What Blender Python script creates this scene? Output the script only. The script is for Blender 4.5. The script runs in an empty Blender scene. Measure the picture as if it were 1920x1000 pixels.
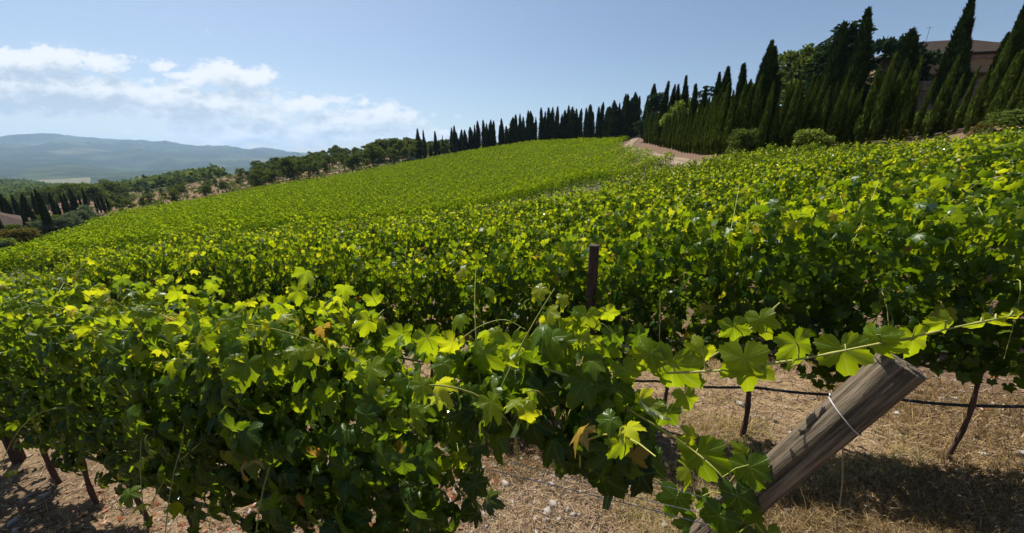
import bpy, math, random
import numpy as np
from mathutils import Vector, Matrix, Euler
R = math.radians
# ------------------------------------------------------------------ camera, sky, sun, exposure
SC = bpy.context.scene
COL = SC.collection
F, PITCH = 700.0, R(15.9)            # focal length in pixels of a 1920 px wide picture
cam = bpy.data.cameras.new('camera'); cam.lens = F*36/1920; cam.sensor_width = 36
cam.clip_start = 0.05; cam.clip_end = 60000
camo = bpy.data.objects.new('camera', cam); COL.objects.link(camo); SC.camera = camo
camo.rotation_euler = (R(90)-PITCH, 0, 0)
SUN_EL, SUN_AZ = R(55), R(-36)       # azimuth from +Y towards +X
SKY_STRENGTH, SUN_STRENGTH, EXPOSURE = 0.060, 5.0, 0.8
HAZE_DENSITY = 0.00008
sd = Vector((math.sin(SUN_AZ)*math.cos(SUN_EL), math.cos(SUN_AZ)*math.cos(SUN_EL), math.sin(SUN_EL)))
sl = bpy.data.lights.new('sun', 'SUN'); sl.energy = SUN_STRENGTH; sl.angle = R(0.5); sl.color = (1.0, .95, .86)
so = bpy.data.objects.new('sun', sl); COL.objects.link(so)
so.rotation_euler = (-sd).to_track_quat('-Z', 'Y').to_euler()
SC.view_settings.view_transform = 'Standard'; SC.view_settings.look = 'None'
SC.view_settings.gamma = 1; SC.view_settings.exposure = EXPOSURE
SC.cycles.max_bounces = 6; SC.cycles.diffuse_bounces = 3; SC.cycles.glossy_bounces = 2
SC.cycles.transmission_bounces = 4; SC.cycles.transparent_max_bounces = 6; SC.cycles.volume_bounces = 0

def ang(v): return math.atan((500-v)/F) - PITCH       # elevation plane of picture row v
def at(u, v, Y):                                      # world point seen at (u, v) that lies Y metres ahead
    Z = Y*math.tan(ang(v)); zc = Y*math.cos(PITCH) - Z*math.sin(PITCH)
    return Vector(((u-960)/F*zc, Y, Z))
def pix(p):
    zc = p[1]*math.cos(PITCH) - p[2]*math.sin(PITCH); yc = p[1]*math.sin(PITCH) + p[2]*math.cos(PITCH)
    return 960+F*p[0]/zc, 500-F*yc/zc

class NT:                                             # a small node helper
    def __init__(s, t): s.t = t; t.nodes.clear()
    def n(s, ty, ins=None, **kw):
        nd = s.t.nodes.new(ty)
        for k, v in kw.items(): setattr(nd, k, v)
        for k, v in (ins or {}).items():
            if isinstance(v, bpy.types.NodeSocket): s.t.links.new(v, nd.inputs[k])
            else: nd.inputs[k].default_value = v
        return nd
    def m(s, op, a, b=0.0, c=None, clamp=False):
        nd = s.n('ShaderNodeMath', {0: a, 1: b}, operation=op, use_clamp=clamp)
        if c is not None:
            if isinstance(c, bpy.types.NodeSocket): s.t.links.new(c, nd.inputs[2])
            else: nd.inputs[2].default_value = c
        return nd.outputs[0]
    def mix(s, f, a, b, bt='MIX'):
        nd = s.n('ShaderNodeMix', data_type='RGBA', blend_type=bt)
        for i, v in ((0, f), (6, a), (7, b)):
            if isinstance(v, bpy.types.NodeSocket): s.t.links.new(v, nd.inputs[i])
            else: nd.inputs[i].default_value = v if i == 0 else (*v, 1)
        return nd.outputs[2]
    def ramp(s, f, stops):
        nd = s.n('ShaderNodeValToRGB', {0: f}); e = nd.color_ramp.elements
        while len(e) < len(stops): e.new(.5)
        for i, (p, c) in enumerate(stops): e[i].position = p; e[i].color = (*c, 1)
        return nd.outputs[0]
    def noise(s, vec, scale, detail=4, rough=.5, dist=0):
        return s.n('ShaderNodeTexNoise', {'Vector': vec, 'Scale': scale, 'Detail': detail, 'Roughness': rough, 'Distortion': dist}).outputs[0]

# world: physical sky, with a bank of cumulus low in the left half
W = bpy.data.worlds.new('World'); SC.world = W; W.use_nodes = True
t = NT(W.node_tree)
sky = t.n('ShaderNodeTexSky', sky_type='NISHITA', sun_disc=False, sun_elevation=SUN_EL, sun_rotation=SUN_AZ,
          altitude=400, air_density=1.0, dust_density=1.3, ozone_density=1.4)
geo = t.n('ShaderNodeTexCoord').outputs['Generated']
sep = t.n('ShaderNodeSeparateXYZ', {0: geo})
yy = t.m('MAXIMUM', sep.outputs[1], .03)
px_, pz_ = t.m('DIVIDE', sep.outputs[0], yy), t.m('DIVIDE', sep.outputs[2], yy)
CL = [(-20, 108, 70, 22, 1.), (90, 112, 150, 26, 1.1), (195, 122, 90, 24, 1.0), (30, 170, 190, 50, 1.1), (170, 180, 220, 46, 1.05),
      (300, 196, 240, 40, .95), (236, 108, 36, 13, .75), (305, 124, 50, 13, .8), (418, 142, 92, 24, 1.15), (345, 142, 46, 14, .8),
      (560, 196, 120, 26, 1.0), (560, 250, 360, 30, .92), (450, 210, 230, 34, .95), (640, 222, 220, 24, .9), (770, 232, 120, 16, .75), (470, 182, 90, 20, .85), (765, 202, 22, 6, .62), (712, 203, 24, 5, .55), (938, 193, 22, 5, .5), (-250, 150, 260, 60, 1.1), (1700, -700, 300, 90, .5)]
def gn(u, v):
    p = at(u, v, 1.0); return p.x, p.z
def cloud(ox, oz):
    x = t.m('ADD', px_, ox); z = t.m('ADD', pz_, oz)
    tot = None
    for (u, v, ru, rv, a) in CL:
        cx, cz = gn(u, v); e = gn(u+ru, v); f = gn(u, v-rv)
        dx = t.m('MULTIPLY', t.m('SUBTRACT', x, cx), 1/abs(e[0]-cx)); dz = t.m('MULTIPLY', t.m('SUBTRACT', z, cz), 1/abs(f[1]-cz))
        q = t.m('ADD', t.m('MULTIPLY', dx, dx), t.m('MULTIPLY', dz, dz))
        g = t.m('MULTIPLY', t.m('POWER', 2.718, t.m('MULTIPLY', q, -.75)), a)
        tot = g if tot is None else t.m('SMOOTH_MAX', tot, g, .12)
    vec = t.n('ShaderNodeCombineXYZ', {0: x, 1: t.m('MULTIPLY', z, 2.3), 2: 3.7}).outputs[0]
    n1 = t.noise(vec, 9, 9, .62, .15)
    v2 = t.n('ShaderNodeCombineXYZ', {0: x, 1: t.m('MULTIPLY', z, 1.7), 2: 1.2}).outputs[0]
    n2 = t.noise(v2, 26, 7, .62, .2)
    d = t.m('ADD', tot, t.m('MULTIPLY', t.m('SUBTRACT', n1, .5), 1.9))
    return t.m('ADD', d, t.m('MULTIPLY', t.m('SUBTRACT', n2, .5), 1.0))
d0 = cloud(0, 0); d1 = cloud(-.012, .034)
alpha = t.n('ShaderNodeMapRange', {0: d0, 1: .42, 2: .80}, interpolation_type='SMOOTHSTEP').outputs[0]
shade = t.n('ShaderNodeMapRange', {0: d1, 1: .40, 2: 1.15}, interpolation_type='SMOOTHSTEP').outputs[0]
ccol = t.mix(shade, (9.6, 9.6, 9.5), (4.9, 5.7, 6.5))
alpha = t.m('MULTIPLY', alpha, .93)
final = t.mix(alpha, sky.outputs[0], ccol)
bg = t.n('ShaderNodeBackground', {0: final, 1: SKY_STRENGTH})
t.n('ShaderNodeOutputWorld', {0: bg.outputs[0]})

# ------------------------------------------------------------------ helpers
def make_mesh(name, V, Fc, mat, attrs=None, smooth=False):
    V = np.asarray(V, np.float32); Fc = np.asarray(Fc, np.int32); k = Fc.shape[1]
    me = bpy.data.meshes.new(name); me.vertices.add(len(V)); me.vertices.foreach_set('co', V.ravel())
    me.loops.add(Fc.size); me.loops.foreach_set('vertex_index', Fc.ravel())
    me.polygons.add(len(Fc)); me.polygons.foreach_set('loop_start', np.arange(0, Fc.size, k, dtype=np.int32))
    me.polygons.foreach_set('loop_total', np.full(len(Fc), k, np.int32))
    for an, av in (attrs or {}).items():
        av = np.asarray(av, np.float32)
        if av.ndim == 1: at_ = me.attributes.new(an, 'FLOAT', 'POINT'); at_.data.foreach_set('value', av)
        elif av.shape[1] == 3: at_ = me.attributes.new(an, 'FLOAT_VECTOR', 'POINT'); at_.data.foreach_set('vector', av.ravel())
    me.update(calc_edges=True); me.validate()
    if smooth: me.polygons.foreach_set('use_smooth', np.ones(len(me.polygons), bool))
    me.materials.append(mat); return me
def obj(name, me, parent=None):
    o = bpy.data.objects.new(name, me); COL.objects.link(o)
    if parent is not None: o.parent = parent
    return o
def tag(o, label=None, cat=None, group=None, kind=None):
    for k, v in (('label', label), ('category', cat), ('group', group), ('kind', kind)):
        if v: o[k] = v
    return o
def thing(name, label, cat, loc=(0, 0, 0), group=None, rot=(0, 0, 0), scale=(1, 1, 1)):
    o = bpy.data.objects.new(name, None); COL.objects.link(o)
    o.location = loc; o.rotation_euler = rot; o.scale = scale; o.empty_display_size = .2
    return tag(o, label, cat, group)
class MB:                                             # collects quads and triangles (as quads) into one mesh
    def __init__(s): s.V, s.Q, s.n, s.T = [], [], 0, []
    def add(s, V, Q, tone=None):
        V = np.asarray(V, float); Q = np.asarray(Q, int)
        s.V.append(V); s.Q.append(Q+s.n); s.n += len(V); s.T.append(np.full(len(V), .5 if tone is None else tone))
    def box(s, c, size, rz=0.0):
        v = np.array([(x, y, z) for x in (-.5, .5) for y in (-.5, .5) for z in (-.5, .5)])*size
        cs, sn = math.cos(rz), math.sin(rz)
        v = np.c_[v[:, 0]*cs-v[:, 1]*sn, v[:, 0]*sn+v[:, 1]*cs, v[:, 2]]+np.array(c)
        s.add(v, [(0, 1, 3, 2), (4, 6, 7, 5), (0, 4, 5, 1), (2, 3, 7, 6), (0, 2, 6, 4), (1, 5, 7, 3)])
    def tube(s, P, rad, n=8, cap=True, tone=None):
        P = np.asarray(P, float); m = len(P); rad = np.full(m, rad) if np.isscalar(rad) else np.asarray(rad)
        T = np.gradient(P, axis=0); T /= np.linalg.norm(T, axis=1)[:, None]+1e-9
        ref = np.array((0, 0, 1.)) if abs(T[0, 2]) < .8 else np.array((1., 0, 0))
        A = np.cross(T, ref); A /= np.linalg.norm(A, axis=1)[:, None]+1e-9; B = np.cross(T, A)
        a = np.arange(n)*2*math.pi/n
        V = P[:, None]+rad[:, None, None]*(np.cos(a)[None, :, None]*A[:, None]+np.sin(a)[None, :, None]*B[:, None])
        V = V.reshape(-1, 3); i = np.arange(m-1)[:, None]*n; j = np.arange(n)[None]; k = (j+1) % n
        Q = np.stack([i+j, i+k, i+n+k, i+n+j], -1).reshape(-1, 4); s.add(V, Q, tone)
        if cap:
            for ring in (0, m-1):
                base = s.n; s.add(np.r_[V[ring*n:(ring+1)*n], P[ring:ring+1]], [(q, (q+1) % n, n, n) for q in range(n)], tone)
    def mesh(s, name, mat, smooth=False):
        V = np.concatenate(s.V); Q = np.concatenate(s.Q)
        tri = Q[:, 2] == Q[:, 3]
        me = bpy.data.meshes.new(name)
        me.from_pydata(V.tolist(), [], [q[:3].tolist() if tr else q.tolist() for q, tr in zip(Q, tri)])
        at_ = me.attributes.new('tone', 'FLOAT', 'POINT'); at_.data.foreach_set('value', np.concatenate(s.T).astype(np.float32))
        me.update(); me.materials.append(mat)
        if smooth: me.polygons.foreach_set('use_smooth', np.ones(len(me.polygons), bool))
        return me

def vnoise(x, y, seed=0):                             # value noise on numpy arrays, 0..1
    xi, yi = np.floor(x).astype(np.int64), np.floor(y).astype(np.int64); fx, fy = x-xi, y-yi
    fx, fy = fx*fx*(3-2*fx), fy*fy*(3-2*fy)
    def h(a, b):
        k = (a*374761393+b*668265263+seed*1442695041) & 0x7fffffff; k = ((k ^ (k >> 13))*1274126177) & 0x7fffffff
        return ((k ^ (k >> 16)) & 0xffff)/65535.
    return (h(xi, yi)*(1-fx)+h(xi+1, yi)*fx)*(1-fy)+(h(xi, yi+1)*(1-fx)+h(xi+1, yi+1)*fx)*fy
def fbm(x, y, oct=4, seed=0):
    s = 0; a = .5
    for i in range(oct): s = s+a*vnoise(x*2**i, y*2**i, seed+i); a /= 2
    return s/(1-.5**oct)

def new_mat(name):
    m = bpy.data.materials.new(name); m.use_nodes = True; return m, NT(m.node_tree)
def simple_mat(name, c1, c2, scale=8, rough=.85, bump=.3, detail=6, stretch=(1, 1, 1), spec=.25, metallic=0, bdist=.02):
    m, t = new_mat(name)
    tc = t.n('ShaderNodeTexCoord').outputs['Object']; mp = t.n('ShaderNodeMapping', {0: tc, 3: stretch}).outputs[0]
    n = t.noise(mp, scale, detail, .6); f = t.n('ShaderNodeMapRange', {0: n, 1: .3, 2: .7}).outputs[0]
    b = t.n('ShaderNodeBump', {'Strength': bump, 'Distance': bdist, 'Height': n})
    p = t.n('ShaderNodeBsdfPrincipled', {'Base Color': t.mix(f, c1, c2), 'Roughness': rough, 'Normal': b.outputs[0], 'Specular IOR Level': spec, 'Metallic': metallic})
    t.n('ShaderNodeOutputMaterial', {0: p.outputs[0]}); return m

# ------------------------------------------------------------------ materials
def leaf_mat(name, stops, trans_stops, tfac=.46, gloss=.07, rough=.38, veins=False, under=.25, fres=.3):
    m, t = new_mat(name)
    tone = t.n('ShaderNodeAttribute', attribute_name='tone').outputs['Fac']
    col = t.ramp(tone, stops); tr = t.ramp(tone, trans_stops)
    gp = t.n('ShaderNodeNewGeometry')
    nrm = None
    if veins:
        luv = t.n('ShaderNodeAttribute', attribute_name='luv').outputs['Vector']; s = t.n('ShaderNodeSeparateXYZ', {0: luv})
        x, y = t.m('ABSOLUTE', s.outputs[0]), s.outputs[1]
        rr = t.m('SQRT', t.m('ADD', t.m('MULTIPLY', x, x), t.m('MULTIPLY', y, y)))
        best = None
        for a in (0, 50, 108):
            ca, sa = math.cos(R(a)), math.sin(R(a))
            along = t.m('ADD', t.m('MULTIPLY', y, ca), t.m('MULTIPLY', x, sa)); perp = t.m('ABSOLUTE', t.m('SUBTRACT', t.m('MULTIPLY', x, ca), t.m('MULTIPLY', y, sa)))
            perp = t.m('ADD', perp, t.m('MULTIPLY', t.m('LESS_THAN', along, 0), 1.0))
            # side veins: stripes leaving the main vein at an angle
            st = t.m('ABSOLUTE', t.m('SUBTRACT', t.m('FRACT', t.m('MULTIPLY', t.m('SUBTRACT', along, t.m('MULTIPLY', perp, .9)), 5.5)), .5))
            side = t.m('ADD', t.m('ADD', .006, t.m('MULTIPLY', t.m('SUBTRACT', .5, st), .13)), t.m('MULTIPLY', perp, .06))
            main = t.m('SUBTRACT', perp, .004)
            v = t.m('MINIMUM', main, side); best = v if best is None else t.m('MINIMUM', best, v)
        vein = t.n('ShaderNodeMapRange', {0: best, 1: .004, 2: .020, 3: 1, 4: 0}).outputs[0]
        col = t.mix(t.m('MULTIPLY', vein, .35), col, (.20, .27, .05)); tr = t.mix(t.m('MULTIPLY', vein, .35), tr, (.60, .66, .10))
        n = t.noise(t.n('ShaderNodeTexCoord').outputs['Object'], 60, 3, .6)
        h = t.m('ADD', t.m('MULTIPLY', vein, -1.0), n)
        nrm = t.n('ShaderNodeBump', {'Strength': .35, 'Distance': .004, 'Height': h}).outputs[0]
    col = t.mix(t.m('MULTIPLY', gp.outputs['Backfacing'], under), col, (.16, .22, .10))
    d = t.n('ShaderNodeBsdfDiffuse', {0: col}); tl = t.n('ShaderNodeBsdfTranslucent', {0: tr}); g = t.n('ShaderNodeBsdfGlossy', {0: (.95, 1, .95, 1), 1: rough})
    if nrm:
        for q in (d, g): t.t.links.new(nrm, q.inputs['Normal'])
    a = t.n('ShaderNodeMixShader', {0: tfac, 1: d.outputs[0], 2: tl.outputs[0]})
    fr = t.n('ShaderNodeFresnel', {0: 1.45}).outputs[0]
    b = t.n('ShaderNodeMixShader', {0: t.m('ADD', t.m('MULTIPLY', fr, fres), gloss, clamp=True), 1: a.outputs[0], 2: g.outputs[0]})
    t.n('ShaderNodeOutputMaterial', {0: b.outputs[0]}); return m
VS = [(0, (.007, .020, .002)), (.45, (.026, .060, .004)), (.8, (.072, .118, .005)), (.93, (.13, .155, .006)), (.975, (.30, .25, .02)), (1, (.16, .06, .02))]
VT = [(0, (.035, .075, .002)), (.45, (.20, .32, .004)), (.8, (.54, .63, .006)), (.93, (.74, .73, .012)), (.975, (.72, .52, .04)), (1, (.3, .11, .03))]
M_LEAF = leaf_mat('vine_leaf_detailed', VS, VT, veins=True, gloss=.008, fres=.16, rough=.33)
M_LEAF2 = leaf_mat('vine_leaf', VS, VT, gloss=.006, fres=.14, rough=.36)
M_LEAF3 = leaf_mat('far_vine_leaf', VS, VT, gloss=.0, fres=.03, rough=.6)
M_CYP = leaf_mat('cypress_foliage', [(0, (.010, .018, .004)), (.6, (.028, .042, .008)), (1, (.07, .088, .016))], [(0, (.01, .03, .005)), (1, (.05, .10, .02))], tfac=.15, gloss=.0, rough=.7, under=0, fres=0)
M_CYPG = leaf_mat('young_cypress_foliage', [(0, (.018, .030, .006)), (.6, (.075, .105, .017)), (1, (.20, .23, .036))], [(0, (.04, .07, .006)), (1, (.16, .22, .02))], tfac=.22, gloss=.0, rough=.7, under=0, fres=0)
M_OAK = leaf_mat('oak_foliage', [(0, (.022, .038, .010)), (.6, (.065, .095, .022)), (1, (.15, .18, .045))], [(0, (.05, .08, .01)), (1, (.22, .28, .04))], tfac=.3, gloss=.0, rough=.6, under=.1, fres=0)
M_CONI = leaf_mat('conifer_foliage', [(0, (.010, .022, .010)), (.6, (.024, .045, .018)), (1, (.05, .08, .03))], [(0, (.01, .03, .01)), (1, (.05, .09, .02))], tfac=.15, gloss=.0, rough=.7, under=0, fres=0)
M_OLIVE = leaf_mat('olive_foliage', [(0, (.05, .07, .04)), (.6, (.11, .14, .085)), (1, (.20, .24, .15))], [(0, (.06, .09, .03)), (1, (.2, .26, .1))], tfac=.3, gloss=.0, under=.2, fres=0)
M_LIME = leaf_mat('bright_bush_foliage', [(0, (.045, .075, .012)), (.6, (.11, .15, .02)), (1, (.22, .26, .04))], [(0, (.1, .16, .01)), (1, (.35, .42, .04))], tfac=.4, gloss=.01, under=.1, fres=0)
M_RUSSET = leaf_mat('russet_bush_foliage', [(0, (.05, .05, .015)), (.6, (.11, .09, .02)), (1, (.22, .16, .04))], [(0, (.06, .08, .01)), (1, (.3, .22, .05))], tfac=.3, gloss=.0, under=.1, fres=0)
M_BARK = simple_mat('bark', (.05, .035, .025), (.13, .095, .07), 30, stretch=(1, 1, .25), bump=.8)
M_VBARK = simple_mat('vine_bark', (.045, .022, .015), (.14, .075, .05), 60, stretch=(1, 1, .12), bump=1.0, bdist=.006)
M_CANE = simple_mat('green_cane', (.22, .28, .05), (.34, .30, .09), 22, rough=.55, bump=.15, stretch=(1, 1, 1))
M_WOODY = simple_mat('woody_cane', (.25, .14, .05), (.38, .24, .10), 30, rough=.6, bump=.2)
M_HOSE = simple_mat('black_hose', (.012, .012, .013), (.03, .03, .03), 40, rough=.5, bump=.1)
M_WIRE = simple_mat('galvanised_wire', (.16, .155, .15), (.32, .31, .30), 60, rough=.4, bump=.1, metallic=.8)
M_TIE = simple_mat('pale_tie', (.34, .33, .31), (.48, .46, .44), 60, rough=.5, bump=.1)
M_STONE = simple_mat('pale_stones', (.20, .175, .15), (.36, .32, .28), 9, bump=.4)
M_PLASTER = simple_mat('tan_plaster', (.24, .16, .09), (.33, .23, .13), 1.5, bump=.2)
M_RUBBLE = simple_mat('rubble_wall', (.07, .052, .04), (.21, .16, .12), 3.2, bump=.8, bdist=.1, detail=8)
def tile_mat(name, a, b):
    m, t = new_mat(name); tc = t.n('ShaderNodeTexCoord').outputs['Object']
    w = t.n('ShaderNodeTexWave', {'Vector': tc, 'Scale': 1.6, 'Distortion': .3, 'Detail': 2}, bands_direction='X').outputs[1]
    n = t.noise(tc, 2.2, 8, .7); n2 = t.noise(t.n('ShaderNodeMapping', {0: tc, 3: (3, 1.5, 1.5)}).outputs[0], 3, 3, .6)
    c = t.mix(t.n('ShaderNodeMapRange', {0: n, 1: .35, 2: .65}).outputs[0], a, b); c = t.mix(t.m('MULTIPLY', t.m('SUBTRACT', 1.0, w), .6), c, tuple(x*.4 for x in a)); c = t.mix(t.m('MULTIPLY', n2, .4), c, (.06, .055, .035))
    bm = t.n('ShaderNodeBump', {'Strength': .8, 'Distance': .08, 'Height': w})
    p = t.n('ShaderNodeBsdfPrincipled', {'Base Color': c, 'Roughness': .9, 'Normal': bm.outputs[0], 'Specular IOR Level': .1}); t.n('ShaderNodeOutputMaterial', {0: p.outputs[0]}); return m
M_TILE = tile_mat('roof_tiles', (.035, .022, .016), (.075, .05, .038)); M_FARM = tile_mat('farm_roof_tiles', (.07, .045, .035), (.13, .085, .07))
M_COPING = simple_mat('pink_coping', (.16, .105, .08), (.26, .18, .14), 5, bump=.4)
M_DARK = simple_mat('painted_opening_shade', (.012, .012, .012), (.02, .02, .02), 5, bump=0)  # near-black panel colour that paints the shade inside the arches
M_GLASS = simple_mat('window_pane', (.05, .08, .11), (.10, .15, .19), 2, rough=.08, bump=0, spec=.9)
M_WHITE = simple_mat('white_plaster', (.62, .60, .55), (.72, .70, .66), 2, bump=.1)
M_PAINT = simple_mat('white_car_paint', (.66, .67, .68), (.72, .73, .74), 1, rough=.25, bump=0, spec=.6)
M_STRAW = leaf_mat('dry_grass', [(0, (.06, .04, .022)), (.5, (.25, .165, .07)), (.85, (.46, .33, .16)), (1, (.15, .19, .05))], [(0, (.2, .14, .05)), (1, (.4, .32, .12))], tfac=.3, gloss=.0, under=0, fres=0)
M_CHIP = leaf_mat('straw_and_twigs', [(0, (.05, .035, .026)), (.5, (.19, .13, .085)), (.85, (.36, .27, .175)), (1, (.36, .27, .17))], [(0, (.1, .07, .05)), (1, (.4, .32, .24))], tfac=.2, gloss=.0, under=0, fres=0)
M_LITTER = leaf_mat('dead_leaves', [(0, (.15, .05, .025)), (.5, (.26, .10, .045)), (1, (.36, .19, .10))], [(0, (.2, .08, .03)), (1, (.4, .2, .08))], tfac=.2, gloss=.02, under=0, fres=0)

def post_mat():
    m, t = new_mat('weathered_wood')
    tc = t.n('ShaderNodeTexCoord').outputs['Object']
    g1 = t.noise(t.n('ShaderNodeMapping', {0: tc, 3: (1, 1, .06)}).outputs[0], 90, 6, .65, .3)
    g2 = t.noise(t.n('ShaderNodeMapping', {0: tc, 3: (1, 1, .10)}).outputs[0], 22, 4, .6, .4)
    big = t.noise(tc, 6, 3, .5)
    col = t.ramp(g1, [(.3, (.016, .012, .009)), (.47, (.085, .066, .046)), (.68, (.25, .20, .145))])
    col = t.mix(t.n('ShaderNodeMapRange', {0: big, 1: .4, 2: .75}).outputs[0], col, (.10, .085, .05), 'MIX')
    crack = t.n('ShaderNodeMapRange', {0: g2, 1: .33, 2: .39, 3: 1, 4: 0}).outputs[0]
    col = t.mix(t.m('MULTIPLY', crack, .85), col, (.02, .015, .01))
    col2 = t.mix(.45, col, t.ramp(g1, [(.35, (.04, .028, .02)), (.65, (.23, .18, .13))]))
    b = t.n('ShaderNodeBump', {'Strength': .9, 'Distance': .006, 'Height': t.m('SUBTRACT', g1, crack)})
    p = t.n('ShaderNodeBsdfPrincipled', {'Base Color': col2, 'Roughness': .85, 'Normal': b.outputs[0], 'Specular IOR Level': .15})
    t.n('ShaderNodeOutputMaterial', {0: p.outputs[0]}); return m
M_POST = post_mat()
M_STAKE = simple_mat('brown_post', (.028, .018, .014), (.085, .055, .042), 40, bump=.8, stretch=(1, 1, .1), bdist=.006)

def ground_mat():
    m, t = new_mat('ground')
    ca = t.n('ShaderNodeAttribute', attribute_name='gcol').outputs['Vector']
    near = t.n('ShaderNodeAttribute', attribute_name='near').outputs['Fac']
    hill = t.n('ShaderNodeAttribute', attribute_name='wood').outputs['Fac']
    tc = t.n('ShaderNodeTexCoord').outputs['Object']
    n1 = t.noise(tc, 9, 8, .65); n2 = t.noise(tc, 55, 5, .7)
    vo = t.n('ShaderNodeTexVoronoi', {'Vector': tc, 'Scale': 38}); vo2 = t.n('ShaderNodeTexVoronoi', {'Vector': tc, 'Scale': 90})
    f = t.m('ADD', t.m('MULTIPLY', n1, .5), t.m('MULTIPLY', n2, .5))
    mul = t.ramp(f, [(.3, (.42, .38, .34)), (.5, (.9, .88, .86)), (.68, (1.5, 1.5, 1.5))])
    c = t.mix(1.0, ca, mul, 'MULTIPLY')
    chip = t.n('ShaderNodeMapRange', {0: vo.outputs['Distance'], 1: .12, 2: .3, 3: .6, 4: 0}).outputs[0]
    chip = t.m('MULTIPLY', t.m('MULTIPLY', chip, t.m('GREATER_THAN', t.n('ShaderNodeSeparateColor', {0: vo.outputs['Color']}).outputs[0], .55)), near)
    c = t.mix(chip, c, (.46, .40, .33))
    h1 = t.noise(tc, .11, 8, .6); h2 = t.noise(tc, .02, 6, .6)
    wc = t.ramp(t.m('ADD', t.m('MULTIPLY', h1, .6), t.m('MULTIPLY', h2, .4)), [(.38, (.45, .5, .45)), (.5, (1, 1, 1)), (.62, (1.6, 1.55, 1.35))])
    c = t.mix(hill, c, t.mix(1.0, ca, wc, 'MULTIPLY'))
    hh = t.m('ADD', t.m('ADD', n1, t.m('MULTIPLY', n2, .5)), t.m('MULTIPLY', vo2.outputs['Distance'], -.4))
    b1 = t.n('ShaderNodeBump', {'Strength': t.m('MULTIPLY', near, .9), 'Distance': .03, 'Height': hh})
    b2 = t.n('ShaderNodeBump', {'Strength': t.m('MULTIPLY', hill, .8), 'Distance': 9.0, 'Height': h1, 'Normal': b1.outputs[0]})
    p = t.n('ShaderNodeBsdfPrincipled', {'Base Color': c, 'Roughness': .95, 'Normal': b2.outputs[0], 'Specular IOR Level': .08})
    t.n('ShaderNodeOutputMaterial', {0: p.outputs[0]}); return m
M_GROUND = ground_mat()
def track_mat():
    m, t = new_mat('dirt_track'); tc = t.n('ShaderNodeTexCoord').outputs['Object']; a = t.n('ShaderNodeAttribute', attribute_name='tone').outputs['Fac']
    n = t.noise(tc, 1.3, 10, .65); n2 = t.noise(tc, 7, 6, .7)
    c = t.ramp(t.m('ADD', a, t.m('MULTIPLY', t.m('SUBTRACT', n, .5), .22)), [(.06, (.10, .085, .045)), (.2, (.23, .175, .125)), (.38, (.25, .19, .14)), (.5, (.15, .115, .07)), (.62, (.24, .185, .135)), (.8, (.22, .165, .12)), (.95, (.13, .09, .06))])
    c = t.mix(1.0, c, t.ramp(n2, [(.3, (.6, .6, .6)), (.7, (1.3, 1.3, 1.3))]), 'MULTIPLY'); b = t.n('ShaderNodeBump', {'Strength': .7, 'Distance': .06, 'Height': n2})
    t.n('ShaderNodeOutputMaterial', {0: t.n('ShaderNodeBsdfPrincipled', {'Base Color': c, 'Roughness': .95, 'Normal': b.outputs[0], 'Specular IOR Level': .05}).outputs[0]}); return m
M_DIRT = track_mat()

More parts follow.
